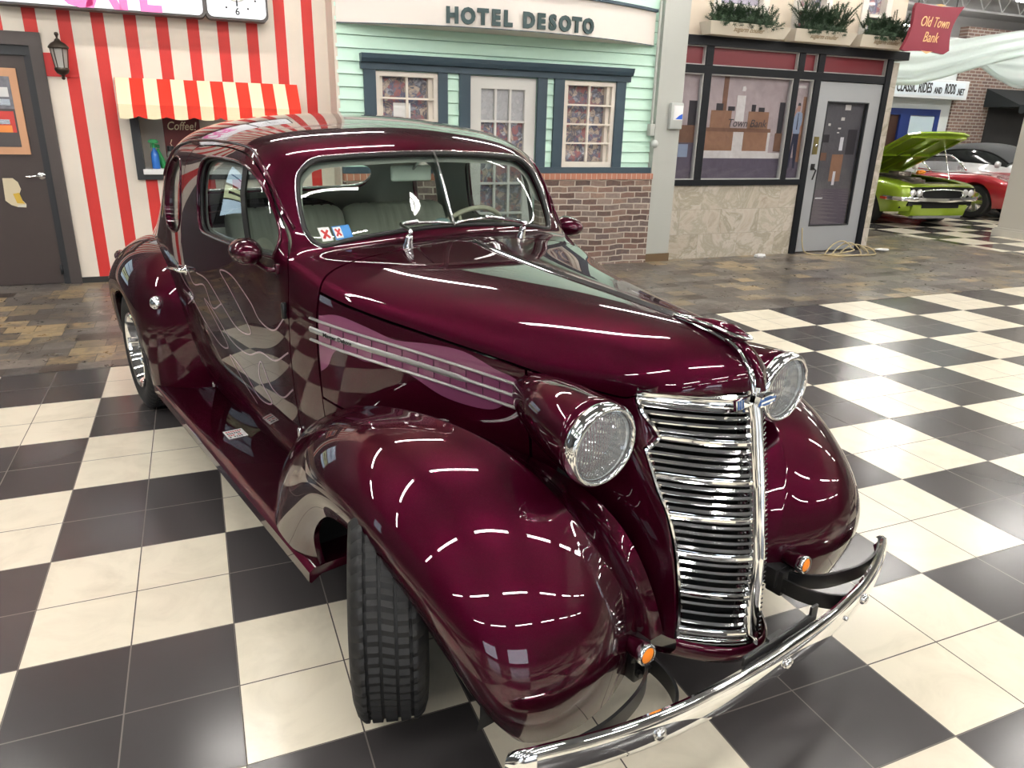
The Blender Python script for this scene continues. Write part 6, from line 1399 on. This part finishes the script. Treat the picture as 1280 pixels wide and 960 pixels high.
bm = bmesh.new(); prism(bm, [(.60, .44), (.90, .44), (.93, .40), (.88, .22), (.84, .20), (.60, .22)], -.62, .62); obj('front_valance', bm, gp_, gc)
bm = bmesh.new(); box(bm, (.90, -.42, .36), (.935, .42, .44)); obj('lower_grille', bm, M['dark'], gc)
bm = bmesh.new(); box(bm, (.80, -.55, .17), (.90, .55, .215)); obj('chin_spoiler', bm, mat('grey_spoiler', (.2, .2, .21), .5), gc)
bm = bmesh.new(); box(bm, (.45, -.975, .50), (.60, -.955, .545)); obj('side_marker', bm, mat('orange_marker', (.5, .06, .02), .3), gc)
# raised bonnet, hinged at the windscreen
Mx = Matrix.Translation((-1.05, 0, .90)) @ Matrix.Rotation(math.radians(-25), 4, 'Y')
bm = bmesh.new(); prism(bm, [(0, -.76), (1.78, -.70), (1.86, -.5), (1.90, 0), (1.86, .5), (1.78, .70), (0, .76)], -.0, .03, 0, 'z'); 
for y in (-.62, .60): box(bm, (.05, y, -.045), (1.75, y+.05, 0))
box(bm, (.05, -.6, -.045), (.12, .6, 0)); box(bm, (1.68, -.6, -.045), (1.76, .6, 0)); box(bm, (.85, -.6, -.04), (.92, .6, 0)); box(bm, (.1, -.20, -.04), (1.7, -.14, 0)); box(bm, (.1, .14, -.04), (1.7, .20, 0))
bmesh.ops.transform(bm, matrix=Mx, verts=bm.verts[:]); obj('raised_hood', bm, gp_, gc)
bm = bmesh.new(); tube(bm, [(.35, .66, .82), tuple(Mx @ Vector((1.30, .6, 0)))], .012, 6); obj('hood_prop', bm, M['chrome2'], gc)
bm = bmesh.new(); prism(bm, [(-1.30, .955), (-1.70, 1.235), (-1.72, 1.235), (-1.34, .955)], -.62, .62); obj('windshield_glass', bm, mat('dark_glass', (.03, .04, .045), .05), gc)
for x, y in ((0, -.80), (0, .80), (-2.8, -.80), (-2.8, .80)): bg_wheel(gc, x, y, .33)
# --- red convertible
rp = mat('bright_red_paint', (.34, .008, .018), .3, .1, 1)
rcar = thing('convertible_car', 'glossy red convertible sports car with its top down behind the green car', 'car', RPOS, math.radians(RANG)); rcar.scale = (1.03, 1.03, 1.03)
G = [
 [(1.02,.50,.32),(1.06,.55,.38),(1.08,.58,.45),(1.07,.58,.50),(1.05,.50,.55),(1.05,.30,.56),(1.06,0,.56)],
 [(.75,.74,.26),(.80,.82,.38),(.82,.86,.48),(.80,.86,.56),(.76,.80,.64),(.75,.50,.65),(.75,0,.64)],
 [(.35,.78,.22),(.35,.88,.38),(.35,.92,.52),(.35,.92,.66),(.33,.82,.80),(.33,.50,.74),(.33,0,.76)],
 [(-.1,.78,.20),(-.1,.88,.38),(-.1,.91,.52),(-.1,.90,.70),(-.1,.80,.845),(-.1,.50,.78),(-.1,0,.80)],
 [(-.9,.76,.20),(-.9,.84,.38),(-.9,.86,.52),(-.9,.85,.68),(-.9,.78,.80),(-.9,.60,.82),(-.9,0,.84)],
 [(-1.3,.76,.20),(-1.3,.83,.38),(-1.3,.85,.52),(-1.3,.84,.66),(-1.3,.77,.77),(-1.3,.60,.79),(-1.3,0,.72)],
 [(-2.0,.78,.20),(-2.0,.86,.38),(-2.0,.88,.52),(-2.0,.87,.68),(-2.0,.79,.80),(-2.0,.60,.82),(-2.0,0,.78)],
 [(-2.5,.80,.22),(-2.5,.89,.38),(-2.5,.93,.52),(-2.5,.92,.70),(-2.5,.82,.84),(-2.5,.55,.84),(-2.5,0,.84)],
 [(-3.1,.76,.26),(-3.1,.84,.38),(-3.1,.88,.50),(-3.1,.86,.64),(-3.1,.78,.76),(-3.1,.55,.79),(-3.1,0,.80)],
 [(-3.45,.64,.34),(-3.48,.70,.42),(-3.5,.73,.50),(-3.5,.72,.60),(-3.48,.66,.68),(-3.46,.45,.71),(-3.46,0,.72)],
]
S_ = car_shell(G); bm = bmesh.new(); pit = lambda uv, P: np.where((P[:, 0] < -1.2) & (P[:, 0] > -2.1), 4.6-uv[:, 1], 1.0)
for s in (1, -1): panel_bm(bm, S_, L(0, 9, 90), L(0, 6, 40), [arch(0, .36), arch(-2.45, .36), pit], s)
rimmed(bm, .02); obj('car_body', bm, rp, rcar, smooth=True)
bm = bmesh.new(); box(bm, (-3.2, -.72, .22), (.7, .72, .45)); obj('chassis', bm, M['dark'], rcar)
bm = bmesh.new(); 
for y in (-.36, .36): box(bm, (-2.1, y-.25, .45), (-1.5, y+.25, .62), bev=.04); box(bm, (-2.2, y-.25, .55), (-2.0, y+.25, .98), bev=.05)
obj('car_seat', bm, mat('white_leather', (.62, .62, .62), .5), rcar, angle=.6)
bm = bmesh.new(); tube(bm, smooth_loop([(-1.0, -.70, .83), (-1.32, -.64, 1.10), (-1.36, 0, 1.14), (-1.32, .64, 1.10), (-1.0, .70, .83)], 6, False), .02, 8); obj('windshield_frame', bm, M['chrome'], rcar, smooth=True)
bm = bmesh.new(); q = [(-1.01, -.68, .84), (-1.01, .68, .84), (-1.33, .60, 1.10), (-1.33, -.60, 1.10)]; bm.faces.new([bm.verts.new(p) for p in q]); bm.faces.new([bm.verts.new((p[0]-.006, p[1], p[2])) for p in q][::-1]); obj('windshield_glass', bm, gl2, rcar)
bm = bmesh.new(); prism(bm, [(-2.1, .80), (-1.9, .80), (-1.2, .795), (-1.2, .77), (-2.1, .77)], -.80, -.70); prism(bm, [(-2.1, .80), (-1.2, .795), (-1.2, .77), (-2.1, .77)], .70, .80); box(bm, (-2.9, -.6, .82), (-2.12, .6, .86), bev=.02); obj('white_tonneau', bm, mat('white_vinyl', (.66, .68, .68), .45), rcar)
for s in (1, -1):
    bm = bmesh.new(); lathe(bm, [(0, -.06), (.05, -.05), (.075, 0), (.07, .03), (0, .035)], 20, axis_to((-1, 0, 0), (-1.25, s*.90, .93))); box(bm, (-1.27, s*.80-.02, .80), (-1.23, s*.88+.02, .90)); obj('door_mirror', bm, mat('white_mirror', (.7, .7, .7), .3), rcar, angle=.6)
    bm = bmesh.new(); box(bm, (.93, s*.60-.10, .47), (1.0, s*.60+.10, .51)); obj('parking_lamp', bm, M['amber'], rcar)
for x, y in ((0, -.76), (0, .76), (-2.45, -.76), (-2.45, .76)): bg_wheel(rcar, x, y, .32)
# --- white car with a black soft roof at the back
bp = mat('white_car_paint', (.60, .63, .63), .25, 0, 1)
bc = thing('soft_top_car', 'white car with a black soft roof and white mirror behind the red convertible', 'car', BPOS, math.radians(BANG)); 
G = [
 [(.90,.60,.34),(.92,.66,.44),(.93,.70,.56),(.92,.70,.66),(.90,.66,.74),(.90,.45,.76),(.92,0,.77)],
 [(.4,.84,.25),(.42,.92,.42),(.42,.95,.60),(.42,.94,.76),(.40,.86,.86),(.40,.62,.88),(.40,0,.90)],
 [(-1.0,.86,.20),(-1.0,.93,.42),(-1.0,.965,.60),(-1.0,.95,.82),(-1.0,.87,.93),(-1.0,.70,.96),(-1.0,0,.98)],
 [(-1.25,.86,.20),(-1.25,.93,.42),(-1.25,.965,.60),(-1.25,.95,.82),(-1.25,.87,.94),(-1.3,.72,1.0),(-1.25,0,1.03)],
 [(-1.8,.86,.20),(-1.8,.93,.42),(-1.8,.965,.60),(-1.8,.95,.82),(-1.8,.87,.96),(-1.8,.68,1.32),(-1.7,0,1.38)],
 [(-2.6,.86,.20),(-2.6,.93,.42),(-2.6,.965,.60),(-2.6,.95,.82),(-2.6,.87,.97),(-2.6,.66,1.35),(-2.6,0,1.41)],
 [(-3.2,.86,.22),(-3.2,.93,.42),(-3.2,.965,.60),(-3.2,.95,.82),(-3.2,.87,.97),(-3.2,.66,1.18),(-3.2,0,1.28)],
 [(-3.8,.80,.26),(-3.8,.88,.42),(-3.8,.93,.60),(-3.8,.92,.80),(-3.8,.84,.92),(-3.8,.60,.97),(-3.8,0,.99)],
 [(-4.1,.70,.34),(-4.12,.78,.44),(-4.15,.84,.58),(-4.15,.83,.76),(-4.12,.78,.86),(-4.1,.55,.90),(-4.1,0,.91)],
]
S_ = car_shell(G); bm = bmesh.new()
for s in (1, -1): panel_bm(bm, S_, L(0, 8, 70), L(0, 6, 40), [arch(0), arch(-2.9), lambda uv, P: 4.05-uv[:, 1]*np.where((P[:, 0] < -1.3) & (P[:, 0] > -3.5), 1, 0)], s)
rimmed(bm, .02); obj('car_body', bm, bp, bc, smooth=True)
bm = bmesh.new()
for s in (1, -1): panel_bm(bm, S_, L(3.1, 6.7, 40), L(4.85, 6, 20), [], s)
rimmed(bm, .02); obj('vinyl_roof', bm, mat('dark_vinyl', (.03, .033, .036), .6), bc, smooth=True)
bm = bmesh.new()
for s in (1, -1): panel_bm(bm, S_, L(3.1, 6.7, 40), L(4.0, 4.9, 12), [], s, off=-.02)
obj('side_glass', bm, mat('black_glass', (.01, .012, .012), .08), bc, smooth=True)
for x, y in ((0, -.80), (0, .80), (-2.9, -.80), (-2.9, .80)): bg_wheel(bc, x, y, .34)
for s in (1, -1):
    bm = bmesh.new(); lathe(bm, [(0, -.06), (.05, -.05), (.075, 0), (.07, .03), (0, .035)], 20, axis_to((-1, 0, 0), (-1.45, s*1.02, 1.0))); box(bm, (-1.47, s*.93-.02, .92), (-1.43, s*1.0+.02, .97)); obj('door_mirror', bm, bp, bc, angle=.6)

crumple('orange_cloth', (13.93, 6.12, .845), .07, 9, 'small bright orange cloth on the far front fender of the lime green car', .8)
bpy.data.objects['orange_cloth'].data.materials[0] = mat('orange_fabric', (.80, .25, .02), .7); bpy.data.objects['orange_cloth']['category'] = 'cloth'
# ------------------------------------------------------------------ camera and view
cam = bpy.data.cameras.new('camera'); cam.sensor_width = 36; cam.sensor_fit = 'HORIZONTAL'; cam.lens = 913.427/1280*36
cam.clip_start = .05; cam.clip_end = 200
co = bpy.data.objects.new('camera', cam); COL.objects.link(co)
Rv = Vector((CR[0])); Uv = Vector((CR[1])); Fv = Vector((CR[2]))
mw = Matrix((Rv, Uv, -Fv)).transposed().to_4x4(); mw.translation = Vector(CP); co.matrix_world = mw
SC.camera = co
SC.view_settings.view_transform = 'Standard'; SC.view_settings.look = 'None'; SC.view_settings.gamma = 1
SC.view_settings.use_curve_mapping = False; SC.view_settings.exposure = EXPO
SC.cycles.max_bounces = 8; SC.cycles.transparent_max_bounces = 12; SC.cycles.use_denoising = True
SC.cycles.caustics_reflective = False; SC.cycles.caustics_refractive = False
